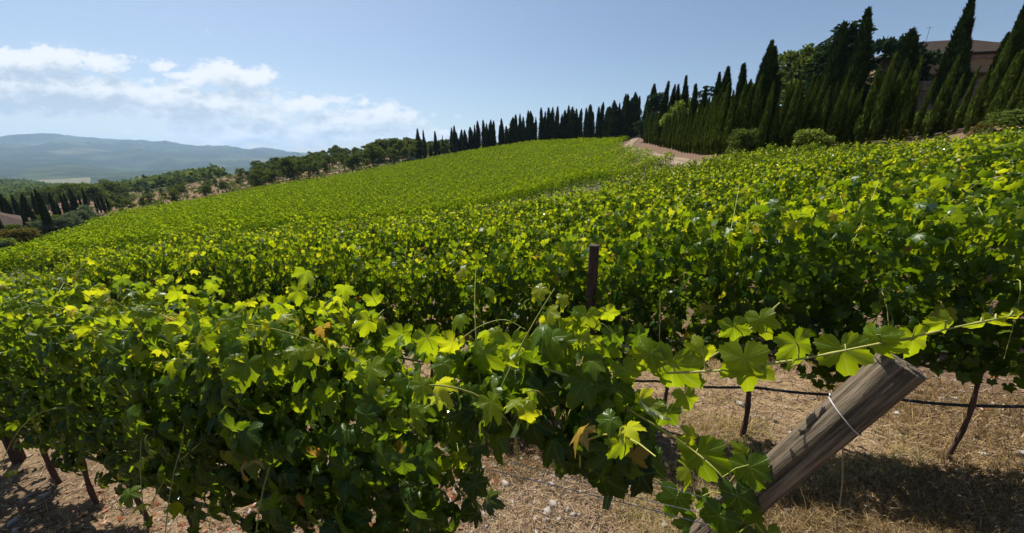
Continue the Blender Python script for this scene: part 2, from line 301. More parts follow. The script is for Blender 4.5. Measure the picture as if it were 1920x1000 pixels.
# ------------------------------------------------------------------ terrain
H = 1.7
near_pts = [(.41, .85, -2.2), (-2.4, 2.02, -2.62), (-4.96, 3.1, -2.97), (2.03, 2.77, -2.37), (3.23, 2.26, -2.14), (1.35, 3.06, -2.5), (0, 0, -2.05), (0, -3, -1.9),
            (4.5, 1, -1.8), (-5, 0, -2.8), (-1.9, 4.5, -2.95), (-7.5, 4.5, -3.4), (5.5, 5, -2.05)]
P = [  # (u, v, Y, height of what is seen there above the ground)
 (0, 489, 14, H), (240, 455, 14.3, H), (480, 427, 15, H), (680, 412, 16.5, H), (850, 397, 18, H), (1000, 370, 20, H), (1100, 345, 22, H), (1250, 312, 26, H), (1345, 294, 27, H), (1600, 274, 25, H), (1778, 258, 21, H), (1920, 243, 17, H),
 (0, 485, 20, 1.6), (240, 450, 21, 1.6), (480, 420, 22, 1.6), (680, 403, 24, 1.6), (850, 384, 25, 1.6), (1000, 354, 27, 1.6), (1100, 327, 29, 1.6), (1245, 298, 33, 1.6),
 (1287, 303, 35, 0), (1267, 305, 36, 0), (1257, 301, 39, 0), (1241, 295.5, 44, 0), (1215, 289, 52, 0), (1193, 282, 62, 0), (1177, 272, 80, 0), (1193, 255, 105, 0),
 (1150, 325, 31, 1.6), (1150, 300, 45, 1.6), (1150, 280, 65, 1.6), (1165, 258, 100, 1.6), (1000, 330, 42, 1.6), (1000, 300, 65, 1.6), (1000, 280, 90, 1.6), (1000, 262, 120, 1.6), (1090, 258, 112, 1.6),
 (780, 397, 25, 1.6), (780, 370, 38, 1.6), (780, 340, 62, 1.6), (780, 320, 90, 1.6), (780, 300, 130, 1.6), (900, 277, 128, 1.6), (640, 326, 120, 1.6),
 (480, 400, 32, 1.6), (480, 380, 50, 1.6), (480, 362, 80, 1.6), (480, 350, 110, 1.6), (350, 374, 95, 1.6), (210, 430, 35, 1.6), (210, 415, 50, 1.6), (210, 396, 80, 1.6), (0, 475, 30, 1.6), (0, 466, 42, 1.6), (105, 433, 58, 1.6),
 (1205, 269, 80, 0), (1241, 277, 60, 0), (1280, 287, 46, 0), (1315, 292, 39, 0), (1343, 293, 35, 0), (1400, 288, 33, 0), (1450, 285, 32, 0), (1548, 274, 31, 0), (1620, 269, 30, 0), (1700, 261, 28, 0), (1778, 254, 26, 0), (1830, 250, 24, 0), (1920, 243, 21, 0),
 (1343, 268, 60, 0), (1450, 250, 55, 0), (1600, 232, 52, 0), (1750, 220, 48, 0), (1900, 205, 42, 0), (1250, 258, 110, 0), (1350, 240, 110, 0), (1600, 190, 110, 0), (1900, 160, 90, 0), (1400, 265, 400, 0), (1800, 240, 400, 0),
 (1000, 266, 150, 0), (1100, 262, 150, 0), (1000, 285, 300, 0), (1150, 280, 300, 0), (880, 279, 150, 0), (880, 290, 260, 0),
 (300, 384, 118, 0), (300, 368, 160, 0), (300, 352, 250, 0), (300, 350, 330, 0), (200, 392, 105, 0), (200, 374, 180, 0), (200, 368, 240, 0), (400, 372, 120, 0), (400, 345, 200, 0), (400, 334, 270, 0), (500, 348, 140, 0), (500, 330, 190, 0), (500, 318, 260, 0), (500, 318, 330, 0), (650, 322, 150, 0), (650, 297, 240, 0), (650, 298, 300, 0), (760, 298, 160, 0), (760, 285, 220, 0), (760, 287, 300, 0), (840, 287, 160, 0), (840, 283, 220, 0),
 (0, 452, 60, 0), (60, 425, 85, 0), (100, 402, 110, 0), (0, 410, 130, 0), (0, 372, 350, 0), (100, 385, 200, 0), (150, 376, 300, 0), (60, 362, 420, 0),
 (0, 341, 700, 0), (60, 352, 700, 0), (0, 345, 850, 0), (250, 356, 900, 0), (85, 358, 1100, 0), (150, 356, 1150, 0), (50, 347, 1300, 0), (120, 339, 1550, 0), (170, 341, 1500, 0), (250, 344, 1500, 0), (0, 338, 1500, 0),
 (0, 322, 2200, 0), (0, 300, 3300, 0), (-100, 270, 4800, 0), (0, 262, 5000, 0), (60, 254.5, 5000, 0), (90, 253.5, 5000, 0), (130, 259, 5100, 0), (200, 267.5, 5200, 0), (260, 269, 5300, 0), (330, 274.5, 5500, 0), (390, 281, 5600, 0), (415, 279, 5600, 0), (450, 282, 6000, 0), (500, 283, 6200, 0), (540, 289, 6500, 0), (600, 292, 7000, 0), (200, 335, 1700, 0), (200, 322, 2500, 0), (200, 300, 3600, 0), (400, 330, 2200, 0), (400, 305, 4200, 0), (560, 312, 3500, 0), (500, 328, 1200, 0), (400, 345, 800, 0), (600, 315, 900, 0),
 (800, 301, 7000, 0), (1200, 301, 7000, 0), (1700, 301, 7000, 0), (1000, 300, 1500, 0), (1400, 295, 1500, 0), (1800, 290, 1500, 0),
 (0, 285, 9000, 0), (300, 290, 9000, 0), (600, 300, 9500, 0), (1200, 303, 9500, 0)]
ctrl = [Vector(p) for p in near_pts]; far = []
for (u, v, Y, h) in P:
    p = at(u, v, Y); p.z -= h
    if Y <= 45: ctrl.append(p)
    if Y >= 13: far.append(p)
for az, r, z in ((-90, 8, -3.6), (-90, 30, -8.5), (-90, 100, -20), (-90, 700, -50), (-90, 5000, 150), (90, 6, -1.6), (90, 30, 2), (90, 100, 10), (90, 1000, 30), (90, 6000, 50),
                 (180, 6, -1.6), (180, 30, 1), (180, 100, 4), (180, 1000, 10), (180, 6000, 50), (135, 25, 2), (-135, 25, -3), (70, 17, -.2), (70, 60, 6), (-65, 40, -10), (-65, 14, -5.0), (-65, 150, -20)):
    p = Vector((r*math.sin(R(az)), r*math.cos(R(az)), z))
    if r <= 40: ctrl.append(p)
    if r >= 13: far.append(p)
def tps_fit(X, z, reg):
    n, d = X.shape; D = np.linalg.norm(X[:, None]-X[None], axis=2)
    K = np.where(D > 0, D**2*np.log(D+1e-9), 0) if d == 2 else -D
    A = np.zeros((n+d+1, n+d+1)); A[:n, :n] = K+reg*np.eye(n)*(1 if d == 2 else -1)
    A[:n, n] = 1; A[n, :n] = 1; A[:n, n+1:] = X; A[n+1:, :n] = X.T
    return X, np.linalg.solve(A, np.r_[z, np.zeros(d+1)])
def tps_eval(fit, Q):
    X, w = fit; out = np.empty(len(Q))
    for i in range(0, len(Q), 20000):
        q = Q[i:i+20000]; D = np.linalg.norm(q[:, None]-X[None], axis=2)
        K = np.where(D > 0, D**2*np.log(D+1e-9), 0) if X.shape[1] == 2 else -D
        out[i:i+20000] = K@w[:len(X)]+w[len(X)]+q@w[len(X)+1:]
    return out
C1 = np.array([tuple(p) for p in ctrl]); fit1 = tps_fit(C1[:, :2], C1[:, 2], .25)
C2 = np.array([tuple(p) for p in far]); r2 = np.hypot(C2[:, 0], C2[:, 1]); a2 = np.arctan2(C2[:, 0], C2[:, 1]); KA = 2.6
fit2 = tps_fit(np.c_[KA*np.cos(a2), KA*np.sin(a2), np.log(r2)], C2[:, 2]/r2, .002)
AZ = np.r_[np.arange(-180, -66, 4), np.arange(-66, 66.01, .3), np.arange(70, 180.1, 4)]*math.pi/180
LR = np.arange(math.log(.05), math.log(11000), .019)
def raw_z(x, y):
    r = np.hypot(x, y)+1e-6; a = np.arctan2(x, y)
    b = np.clip((r-16)/(32-16), 0, 1); b = b*b*(3-2*b)
    z = np.zeros_like(r); m1 = b < 1; m2 = b > 0
    if m1.any(): z[m1] += (1-b[m1])*tps_eval(fit1, np.c_[x[m1], y[m1]])
    if m2.any():
        t2 = tps_eval(fit2, np.c_[KA*np.cos(a[m2]), KA*np.sin(a[m2]), np.log(r[m2])]); z[m2] += b[m2]*t2*r[m2]
    return z
GA, GR = np.meshgrid(AZ, LR, indexing='ij'); gr = np.exp(GR); gx, gy = gr*np.sin(GA), gr*np.cos(GA)
GZ = raw_z(gx.ravel(), gy.ravel()).reshape(gx.shape)
GZ += np.clip(1-gr/12, 0, 1)*(.09*(fbm(gx*3, gy*3, 4, 5)-.5)+.045*(fbm(gx*14, gy*14, 3, 9)-.5))
hillw = np.clip((gr-900)/2500, 0, 1)*np.clip((9500-gr)/3000, 0, 1)
rid = 1-np.abs(2*fbm(gx/900+5, gy/1500+2, 5, 21)-1)
GZ += hillw*gr*(.042*(rid-.75)+.016*(fbm(gx/260, gy/400, 4, 23)-.5)) + np.clip((gr-60)/200, 0, 1)*np.clip(gr/400, 0, 1)*3.0*(fbm(gx/45, gy/45, 3, 31)-.5)
def gz(x, y):                                        # the height of the terrain mesh
    x, y = np.atleast_1d(np.asarray(x, float)), np.atleast_1d(np.asarray(y, float))
    a = np.arctan2(x, y); lr = np.log(np.maximum(np.hypot(x, y), .051))
    i = np.clip(np.searchsorted(AZ, a)-1, 0, len(AZ)-2); j = np.clip(((lr-LR[0])/.019).astype(int), 0, len(LR)-2)
    fa = np.clip((a-AZ[i])/(AZ[i+1]-AZ[i]), 0, 1); fr = np.clip((np.exp(lr)-np.exp(LR[j]))/(np.exp(LR[j+1])-np.exp(LR[j])), 0, 1)
    return (GZ[i, j]*(1-fr)+GZ[i, j+1]*fr)*(1-fa)+(GZ[i+1, j]*(1-fr)+GZ[i+1, j+1]*fr)*fa
def gpt(u, Y, dz=0.0):                               # the ground point at picture column u, Y metres ahead
    z = -.1*Y
    for _ in range(8):
        x = (u-960)/F*(Y*math.cos(PITCH)-z*math.sin(PITCH)); z = .5*z+.5*float(gz(x, Y)[0])
    z = float(gz(x, Y)[0]); return Vector((x, Y, z+dz))
def ucol(x, y, z): return 960+F*x/np.maximum(y*math.cos(PITCH)-z*math.sin(PITCH), .01)

NB = np.array([(-400, 13.5), (0, 14), (240, 14.3), (480, 15), (680, 16.5), (850, 16.3), (1000, 17.6), (1100, 19.2), (1200, 21.5), (1250, 25.5), (1345, 27), (1600, 25), (1778, 21), (1920, 17), (2300, 15)])
FE = np.array([(-400, 30), (0, 42), (105, 58), (210, 80), (350, 95), (480, 110), (640, 120), (780, 130), (900, 128), (1000, 120), (1090, 112), (1165, 100), (1400, 100)])
FX = np.array([(-150, -4), (-100, 5), (-60, 12.5), (-28, 20), (-15, 22), (-3.8, 25), (1.5, 27), (12.6, 33), (40, 52)])
road_px = [(1330, 298, 30.5), (1300, 302.5, 33), (1275, 305, 35), (1257, 301, 39), (1241, 295.5, 44), (1215, 289, 52), (1193, 282, 62), (1180, 276, 72), (1177, 271, 82), (1185, 262, 94), (1194, 254, 106), (1196, 250, 125)]
road = np.array([tuple(gpt(u, Y)) for u, v, Y in road_px])

# colours of the kinds of ground
uu = ucol(gx, gy, GZ); nbY = np.interp(uu, NB[:, 0], NB[:, 1]); feY = np.interp(uu, FE[:, 0], FE[:, 1])
n_a = fbm(gx/3+7, gy/3, 4, 41); n_b = fbm(gx/25, gy/25, 5, 51)
gc = np.empty(gx.shape+(3,)); 
def lay(mask, c): 
    m = np.clip(mask, 0, 1)[..., None]; gc[:] = gc*(1-m)+np.array(c)*m
gc[:] = (.155, .105, .066)
lay((n_a-.5)*6, (.25, .175, .10)); lay((.44-n_a)*7, (.10, .062, .042))
inner = (gy > nbY+1.0) & (gy < feY) & (uu > -400) & (uu < 1300)
lay(inner*1., (.10, .10, .045))
soft = lambda x: np.clip(x, 0, 1)
lay(soft((gr-60)/30)*(gy > feY), (.17, .105, .065))                  # scrubby pinkish hillside
lay(soft((gr-60)/30)*(gy > feY)*soft((n_b-.52)*9), (.09, .085, .035))
lay(soft((gr-380)/120), (.018, .034, .014)); lay(soft((gr-380)/120)*soft((fbm(gx/160, gy/260, 5, 55)-.52)*7), (.042, .062, .024))
bank = (gy < 120) & (gy > nbY) & (((uu > 1275) & (gy > 28)) | ((uu > 1150) & (gy > 39)))
lay(bank*1., (.145, .095, .066)); lay(bank*soft((uu-1355)/60), (.10, .085, .04)); lay(bank*soft((n_a-.5)*8)*(uu > 1350), (.17, .13, .07))
clear = fbm(gx/700, gy/500, 4, 71)
lay(soft((gr-1500)/500)*soft((clear-.70)*14), (.09, .095, .045))
na, nr = len(AZ), len(LR)
I = (np.arange(na-1)[:, None]*nr+np.arange(nr-1)[None]).ravel()
Fq = np.stack([I, I+1, I+nr+1, I+nr], -1)
Vg = np.stack([gx, gy, GZ], -1).reshape(-1, 3)
me = make_mesh('ground', Vg, Fq[:, ::-1], M_GROUND, dict(gcol=gc.reshape(-1, 3), near=soft((30-gr)/15).ravel(), wood=soft((gr-120)/250).ravel()), smooth=True)
g = tag(obj('ground', me), kind='structure')
# dirt track
def ribbon(pts, w, lift, name, mat, nsub=14, wfun=None):
    pts = np.asarray(pts)[:, :2]; s = np.r_[0, np.cumsum(np.linalg.norm(np.diff(pts, axis=0), axis=1))]
    q = np.linspace(0, s[-1], len(pts)*nsub)
    def cr(v):                                       # smooth the polyline
        y = np.interp(q, s, v); k = np.ones(nsub)/nsub
        for _ in range(2): y = np.convolve(np.pad(y, nsub, mode='edge'), k, 'same')[nsub:-nsub]
        return y
    x, y = cr(pts[:, 0]), cr(pts[:, 1]); T = np.gradient(np.c_[x, y], axis=0); T /= np.linalg.norm(T, axis=1)[:, None]; N = np.c_[T[:, 1], -T[:, 0]]
    m = 9; V = []
    for k in range(m):
        o = (k/(m-1)-.5)*w*(1+.15*np.sin(q*.9)); X, Y_ = x+N[:, 0]*o, y+N[:, 1]*o; V.append(np.c_[X, Y_, gz(X, Y_)+lift])
    V = np.stack(V, 1).reshape(-1, 3); I = (np.arange(len(q)-1)[:, None]*m+np.arange(m-1)[None]).ravel()
    return tag(obj(name, make_mesh(name, V, np.stack([I, I+1, I+m+1, I+m], -1), mat, dict(tone=np.tile(np.arange(m)/(m-1), len(q))), smooth=True)), kind='structure')
ribbon(road, 2.3, .06, 'dirt_road', M_DIRT)
# pale vineyard on the valley floor
def pale_field():
    nu, nv = 60, 30; V = []
    for i in range(nu):
        for j in range(nv):
            a = i/(nu-1); b = j/(nv-1); u = 45+125*a; Y0 = 1000+60*a; Y1 = 1290+260*math.sin(min(1, a*1.3)*math.pi/2)
            p = gpt(u, Y0+(Y1-Y0)*b, 1.5); V.append(tuple(p))
    I = (np.arange(nu-1)[:, None]*nv+np.arange(nv-1)[None]).ravel()
    m, t = new_mat('pale_vineyard'); tc = t.n('ShaderNodeTexCoord').outputs['Object']
    w = t.n('ShaderNodeTexWave', {'Vector': t.n('ShaderNodeMapping', {0: tc, 2: (0, 0, R(38))}).outputs[0], 'Scale': .018, 'Distortion': .4, 'Detail': 2}).outputs[1]
    c = t.mix(w, (.22, .20, .15), (.07, .085, .045)); c = t.mix(t.m('MULTIPLY', t.noise(tc, .02, 5), .6), c, (.17, .155, .11))
    t.n('ShaderNodeOutputMaterial', {0: t.n('ShaderNodeBsdfDiffuse', {0: c}).outputs[0]})
    tag(obj('field', make_mesh('field', V, np.stack([I, I+nv, I+nv+1, I+1], -1), m, smooth=True)), kind='structure')
pale_field()

# ------------------------------------------------------------------ vine leaves
def outline(n, teeth, rng):
    th = np.linspace(-math.pi, math.pi, n, endpoint=False); a = np.abs(th)*180/math.pi
    ks = [0, 14, 27, 38, 52, 66, 80, 95, 110, 128, 148, 165, 180]; vs = [1.0, .84, .60, .74, .90, .72, .54, .62, .70, .62, .55, .42, .10]
    vs = np.array(vs)*(1+rng.uniform(-.06, .06, len(vs))); r = np.interp(a, ks, vs)
    if teeth: r = r*(1+teeth*((np.arange(n) % 2)*2-1)*np.where(a < 165, 1, 0))
    return th, r
class LeafShape:
    def __init__(s, n, rings, teeth, seed):
        rng = np.random.default_rng(seed); th, r = outline(n, teeth, rng); V = [(0, 0)]; F_ = []
        x, y = r*np.sin(th), r*np.cos(th)                      # +y is the tip direction
        if rings == 1:
            V += list(zip(x, y)); F_ = [(0, 1+(i+1) % n, 1+i) for i in range(n)]
        else:
            rs = np.interp(np.arange(n), np.arange(n), np.minimum(r, .8)*.55)
            V += list(zip(rs*np.sin(th), rs*np.cos(th)))+list(zip(x, y))
            F_ = [(0, 1+(i+1) % n, 1+i) for i in range(n)]
            for i in range(n): k = (i+1) % n; F_ += [(1+i, 1+k, 1+n+k), (1+i, 1+n+k, 1+n+i)]
        V = np.array(V); s.F = np.array(F_); s.uv = V
        rr = np.hypot(V[:, 0], V[:, 1]); ph = rng.uniform(0, 6.28)
        z = -rng.uniform(.1, .75)*rr**2 + rng.uniform(-.45, .35)*np.abs(V[:, 0]) + .13*np.sin(3*np.arctan2(V[:, 0], V[:, 1])*2+ph)*rr**2 - rng.uniform(-.1, .35)*np.clip(V[:, 1], 0, 1)**2
        s.V = np.c_[V[:, 0], V[:, 1], z]; s.V[:, 1] += .06
SH_HQ = [LeafShape(52, 2, .055, i) for i in range(8)]
SH_MQ = [LeafShape(22, 1, .07, 20+i) for i in range(6)]
SH_LQ = [LeafShape(9, 1, .0, 40+i) for i in range(4)]
SH_XQ = [LeafShape(5, 1, .0, 60+i) for i in range(3)]
def unit(a): return a/(np.linalg.norm(a, axis=-1, keepdims=True)+1e-9)
def leaves(pos, nrm, tip, size, tone, shapes, rng):
    n = len(pos); nrm = unit(nrm); tip = unit(tip-np.sum(tip*nrm, -1, keepdims=True)*nrm); sd_ = np.cross(tip, nrm)
    which = rng.integers(0, len(shapes), n); VV, FF, UV, TT, off = [], [], [], [], 0
    for k, sh in enumerate(shapes):
        ix = np.where(which == k)[0]
        if not len(ix): continue
        L = sh.V; asp = rng.uniform(.85, 1.1, len(ix))
        P_ = (L[None, :, 0, None]*asp[:, None, None]*sd_[ix][:, None]+L[None, :, 1, None]*tip[ix][:, None]+L[None, :, 2, None]*nrm[ix][:, None])*size[ix][:, None, None]+pos[ix][:, None]
        m = len(L); VV.append(P_.reshape(-1, 3)); FF.append((sh.F[None]+(off+np.arange(len(ix))*m)[:, None, None]).reshape(-1, 3)); off += m*len(ix)
        UV.append(np.tile(np.c_[sh.uv, np.zeros(m)], (len(ix), 1))); TT.append(np.repeat(tone[ix], m))
    return np.concatenate(VV), np.concatenate(FF), np.concatenate(UV), np.concatenate(TT)
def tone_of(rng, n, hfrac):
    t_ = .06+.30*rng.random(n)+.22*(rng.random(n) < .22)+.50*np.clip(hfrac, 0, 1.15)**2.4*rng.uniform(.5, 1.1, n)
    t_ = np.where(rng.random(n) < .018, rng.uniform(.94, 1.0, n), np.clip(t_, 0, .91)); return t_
def canopy(rng, n, L=.80, zlo=.48, zhi=1.72, thick=.23, shoots=7, spread=1.0, side_p=.32):
    """positions, normals, tips, sizes, tones of the leaves of one vine; x runs along its row"""
    x = rng.uniform(-L/2-.12, L/2+.12, n); f = rng.beta(1.35, 1.1, n); z = zlo+(zhi-zlo)*f
    zhl = zhi+.10*np.sin(x*7+rng.uniform(0, 6))+.08*np.sin(x*17+rng.uniform(0, 6)); z = zlo+(zhl-zlo)*f+(.10*np.sin(x*9+rng.uniform(0, 6)))*(1-f)
    w = thick*(.30+.93*np.sin(np.clip(f, 0, 1)*math.pi*.80+.15)); s = rng.choice([-1, 1], n)
    y = s*w*np.sqrt(rng.random(n))*(1+.25*np.sin(x*8+z*6))
    P_ = np.c_[x, y, z]; Nn = np.c_[rng.normal(0, .5, n), s*(.45+.55*np.abs(y)/w)+rng.normal(0, .35, n), .12+.42*f**2+rng.normal(0, .33, n)]
    Tp = np.c_[rng.normal(0, .45, n), s*.35+rng.normal(0, .3, n), -1+rng.normal(0, .35, n)]
    sz = rng.uniform(.030, .078, n)*np.where(f > .85, .85, 1); hf = f.copy()
    canes = []
    for k in range(shoots):                                      # shoots that rise above or hang out of the hedge
        side = rng.random() < side_p; m = int(rng.integers(6, 11))
        x0 = rng.uniform(-L/2, L/2); y0 = rng.uniform(-.1, .1); q = np.linspace(0, 1, m)
        if side:
            sg = rng.choice([-1, 1]); ln = rng.uniform(.25, .5); z0 = rng.uniform(1.05, 1.5); sx = rng.normal(0, .2)
            C_ = np.c_[x0+sx*q, y0+sg*(.12+ln*.75*q), z0+.12*np.sin(q*2.4)-ln*.9*q**2]
        else:
            ln = rng.uniform(.12, .42); sx = rng.normal(0, .16); sy = rng.normal(0, .16)
            C_ = np.c_[x0+sx*q, y0+sy*q+.1*q**2*np.sign(sy), zhi-.18+ln*1.25*q-.1*q**2]
        canes.append(C_)
        dv = rng.normal(0, 1, (m, 3)); dv[:, 2] = dv[:, 2]*.4; dv = unit(dv)*.055
        P_ = np.r_[P_, C_+dv]; up = np.c_[dv[:, :2]*13, np.full(m, .4)]+rng.normal(0, .3, (m, 3))
        Nn = np.r_[Nn, up]; Tp = np.r_[Tp, np.c_[dv[:, :2]*14, -np.ones(m)*.7]+rng.normal(0, .25, (m, 3))]
        sz = np.r_[sz, rng.uniform(.05, .07, m)*(1-.45*q)]; hf = np.r_[hf, .9+.3*q if not side else .6+.3*q]
    sz = sz*spread
    return P_, Nn, Tp, sz, tone_of(rng, len(P_), hf), canes
def foliage_mesh(rng, n, shapes, mat, **kw):
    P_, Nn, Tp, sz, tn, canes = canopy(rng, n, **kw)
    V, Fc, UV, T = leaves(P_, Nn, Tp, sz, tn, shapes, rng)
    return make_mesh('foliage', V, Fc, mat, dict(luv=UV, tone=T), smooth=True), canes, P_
def trunk_mesh(rng, hi=True):
    mb = MB(); n = 14 if hi else 6; q = np.linspace(0, 1, n); ph = rng.uniform(0, 6); r0 = rng.uniform(.014, .019)
    P_ = np.c_[.02*np.sin(q*5+ph), .018*np.cos(q*4+ph), -.06+.80*q]
    mb.tube(P_, r0*(1.15-.25*q+.16*np.sin(q*23+ph)+.35*np.exp(-q*14)), 10 if hi else 5)
    for sg in (-1, 1):                                           # the two arms of the cordon
        x = np.linspace(0, .40, 6); mb.tube(np.c_[sg*x, .01*np.sin(x*20), .72+.06*np.sin(x*6)], np.linspace(.017, .011, 6), 7 if hi else 4)
    return mb.mesh('trunk', M_VBARK, True)
def cane_meshes(rng, canes):
    out = []
    for C_ in canes:
        mb = MB(); base = np.array([(C_[0, 0], C_[0, 1]*.3, max(.75, C_[0, 2]-.16))]); mid = (base+C_[:1])/2+np.array([[0, 0, .02]])
        mb.tube(np.r_[base, mid, C_], np.linspace(.0040, .0016, len(C_)+2), 5, cap=False); out.append(mb.mesh('cane', M_CANE, True))
    return out

D_ROW = np.array((.922, -.387)); N_ROW = np.array((.387, .922)); P0 = np.array((.41, .85)); RZ = math.atan2(D_ROW[1], D_ROW[0]); SP = .77
ORD = 'first second third fourth fifth sixth seventh eighth ninth tenth eleventh twelfth thirteenth fourteenth fifteenth sixteenth seventeenth eighteenth nineteenth twentieth'.split()
TENS = {20: 'twenty', 30: 'thirty', 40: 'forty', 50: 'fifty', 60: 'sixty', 70: 'seventy', 80: 'eighty', 90: 'ninety'}
def ordinal(i):                                      # 1-based
    if i <= 20: return ORD[i-1]
    if i % 10 == 0: return TENS[i][:-1]+'ieth'
    return TENS[i//10*10]+'-'+ORD[i % 10-1]

# vine positions in the near field
rngp = np.random.default_rng(11); vines = []
for k in range(0, 14):
    base = P0+k*2.4*N_ROW
    offs = {0: .40, 1: .088}.get(k, rngp.uniform(0, SP))
    for i in range(-90, 70):
        s = i*(SP if k != 1 else .655)+offs+(rngp.normal(0, .03) if k > 1 else 0)
        if k == 0 and (s > -.1): continue
        if k == 0 and s < -12: continue
        x, y = base+s*D_ROW
        if y < .5: continue
        z = float(gz(x, y)[0]); u = float(ucol(x, y, z)); ut = float(ucol(x, y, z+1.5))
        if ut < -130 or ut > 2060: 
            if not (k <= 1 and -500 < ut < 2500): continue
        if y > np.interp(ut, NB[:, 0], NB[:, 1]): continue
        vines.append([k, s, x, y, z, ut])
inview = [v for v in vines if -10 < v[5] < 1930]
byd = sorted(inview, key=lambda v: math.hypot(v[2], v[3]))
indiv = set(id(v) for v in byd[:290]); print('vines', len(vines), 'in view', len(inview))
V2 = []
for i in range(7):
    rng = np.random.default_rng(300+i); fm, cs, _ = foliage_mesh(rng, 760, SH_MQ, M_LEAF2, zlo=.68, zhi=1.76, thick=.23); V2.append((trunk_mesh(rng), fm, cane_meshes(rng, cs)))
V3 = []
for i in range(8):
    rng = np.random.default_rng(400+i); fm, cs, _ = foliage_mesh(rng, 500, SH_LQ, M_LEAF2, spread=1.15, zlo=.48, zhi=1.74, thick=.24, shoots=8); V3.append((trunk_mesh(rng, False), fm, []))
rowcount = {}; stuff = []
for v in sorted(vines, key=lambda v: (v[0], v[5])):
    k, s, x, y, z, ut = v
    vis = 0 < ut < 1920
    if id(v) not in indiv:
        stuff.append(v); continue
    rowcount[k] = rowcount.get(k, 0)+1; n = rowcount[k]
    rr = random.Random(hash((k, round(s, 2))) & 0xffff)
    if k == 0: lab = f'leafy grapevine of the foreground row, {ordinal(n)} trunk from the left edge'
    elif k <= 2: lab = f'leafy grapevine in the {ordinal(k+1)} row from the camera, {ordinal(n)} from the left edge'
    else: lab = f'leafy grapevine in the {ordinal(k+1)} row from the camera, {ordinal(n)} from the left'
    o = thing('grapevine', lab, 'grapevine', (x, y, z), f'grapevines of the {ordinal(k+1)} row of the near field', (0, 0, RZ+(math.pi if (k > 0 and rr.random() < .5) else 0)))
    if k == 0:
        rng = np.random.default_rng(1000+int(round(-s*100)))
        dd = math.hypot(x, y); sh = SH_HQ if dd < 6 else SH_MQ
        thin = s > -.6
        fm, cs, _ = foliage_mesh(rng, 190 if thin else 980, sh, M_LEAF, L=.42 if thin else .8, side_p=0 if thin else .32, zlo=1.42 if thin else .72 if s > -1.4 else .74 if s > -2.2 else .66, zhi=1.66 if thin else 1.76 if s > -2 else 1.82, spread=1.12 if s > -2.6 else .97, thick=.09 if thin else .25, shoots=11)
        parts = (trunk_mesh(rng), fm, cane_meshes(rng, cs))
    elif k <= 2: parts = V2[rr.randrange(len(V2))]
    else: parts = V3[rr.randrange(len(V3))]
    if k > 0:
        sc = rr.uniform(.96, 1.12); o.scale = (rr.uniform(.97, 1.08), rr.uniform(.9, 1.15), sc)
        if k == 1 and rr.random() < .0: o.scale.z = .8
    obj('trunk', parts[0], o); obj('foliage', parts[1], o)
    if k <= 1:
        for me in parts[2]: obj('cane', me, o)

# the rest of the near field and the whole far field: one mass each
def mass_mesh(name, S, seed, shapes, label):
    """S: rows of (x, y, z, row direction x, y, step length, leaves, leaf size, height)"""
    rng = np.random.default_rng(seed); PP, NN, TT, SS, TN = [], [], [], [], []
    for (x, y, z, dx, dy, L, n, size, hgt) in S:
        n = int(n); lx = rng.uniform(-L/2-.05, L/2+.05, n); f = rng.beta(1.6, .95, n); s = rng.choice([-1, 1], n)
        zz = .45+(hgt-.45)*f+.12*np.sin(lx*7+x*3)*f; yy_ = s*.24*np.sqrt(rng.random(n))*(.7+.4*f)
        PP.append(np.c_[x+lx*dx-yy_*dy, y+lx*dy+yy_*dx, z+zz])
        NN.append(np.c_[-s*dy*.6+rng.normal(0, .4, n), s*dx*.6+rng.normal(0, .4, n), s*0+.15+.5*f**2+rng.normal(0, .33, n)])
        TT.append(np.c_[-s*dy*.4+rng.normal(0, .4, n), s*dx*.4+rng.normal(0, .4, n), -1+rng.normal(0, .4, n)])
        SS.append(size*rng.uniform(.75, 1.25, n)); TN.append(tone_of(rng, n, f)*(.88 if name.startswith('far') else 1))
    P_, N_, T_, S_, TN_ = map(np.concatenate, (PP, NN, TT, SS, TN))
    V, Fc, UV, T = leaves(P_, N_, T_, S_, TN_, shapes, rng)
    o = obj(name, make_mesh(name, V, Fc, M_LEAF3, dict(tone=T), smooth=True)); tag(o, label, 'vine foliage', kind='stuff'); print(name, len(P_)); return o
mass_mesh('vine_foliage', [(v[2], v[3], v[4], D_ROW[0], D_ROW[1], SP, 230, .078, 1.68+.2*math.sin(v[1]*1.7+v[0])*.5) for v in stuff], 5, SH_LQ, 'sunlit mass of vine leaves at the far edge of the near vineyard')
# far field rows follow the curve FX
S = []; rng = np.random.default_rng(77)
rX = np.interp
ro = road[np.argsort(road[:, 1])]
for k in range(70):
    s = -150.0
    while s < 45:
        Y = float(np.interp(s, FX[:, 0], FX[:, 1]))+k*2.45
        sl_ = (np.interp(s+1, FX[:, 0], FX[:, 1])-np.interp(s-1, FX[:, 0], FX[:, 1]))/2
        dd = math.hypot(s, Y); step = .8 if dd < 45 else 1.2 if dd < 80 else 1.8
        if Y > 8:
            z0 = -.08*Y; u = ucol(s, Y, z0)
            if -80 < u < 1300 and Y < np.interp(u, FE[:, 0], FE[:, 1]):
                xr = np.interp(Y, ro[:, 1], ro[:, 0])-1.7
                if s < xr and rng.random() > .012:
                    L = math.hypot(1, sl_); size = .062 if dd < 35 else .074 if dd < 50 else .095 if dd < 80 else .125
                    n = step*{.062: 380, .074: 260, .095: 150, .125: 90}[size]
                    S.append((s, Y, 0, 1/L, sl_/L, step*L, n*(2.0 if k == 0 else 1), size, rng.normal(1.6, .07)+(.25 if k == 0 else 0)))
        s += step
S = np.array(S); S[:, 2] = gz(S[:, 0], S[:, 1])
mass_mesh('far_vine_foliage', S, 6, SH_XQ, 'smooth green slope of clipped vine rows beyond the near vineyard')

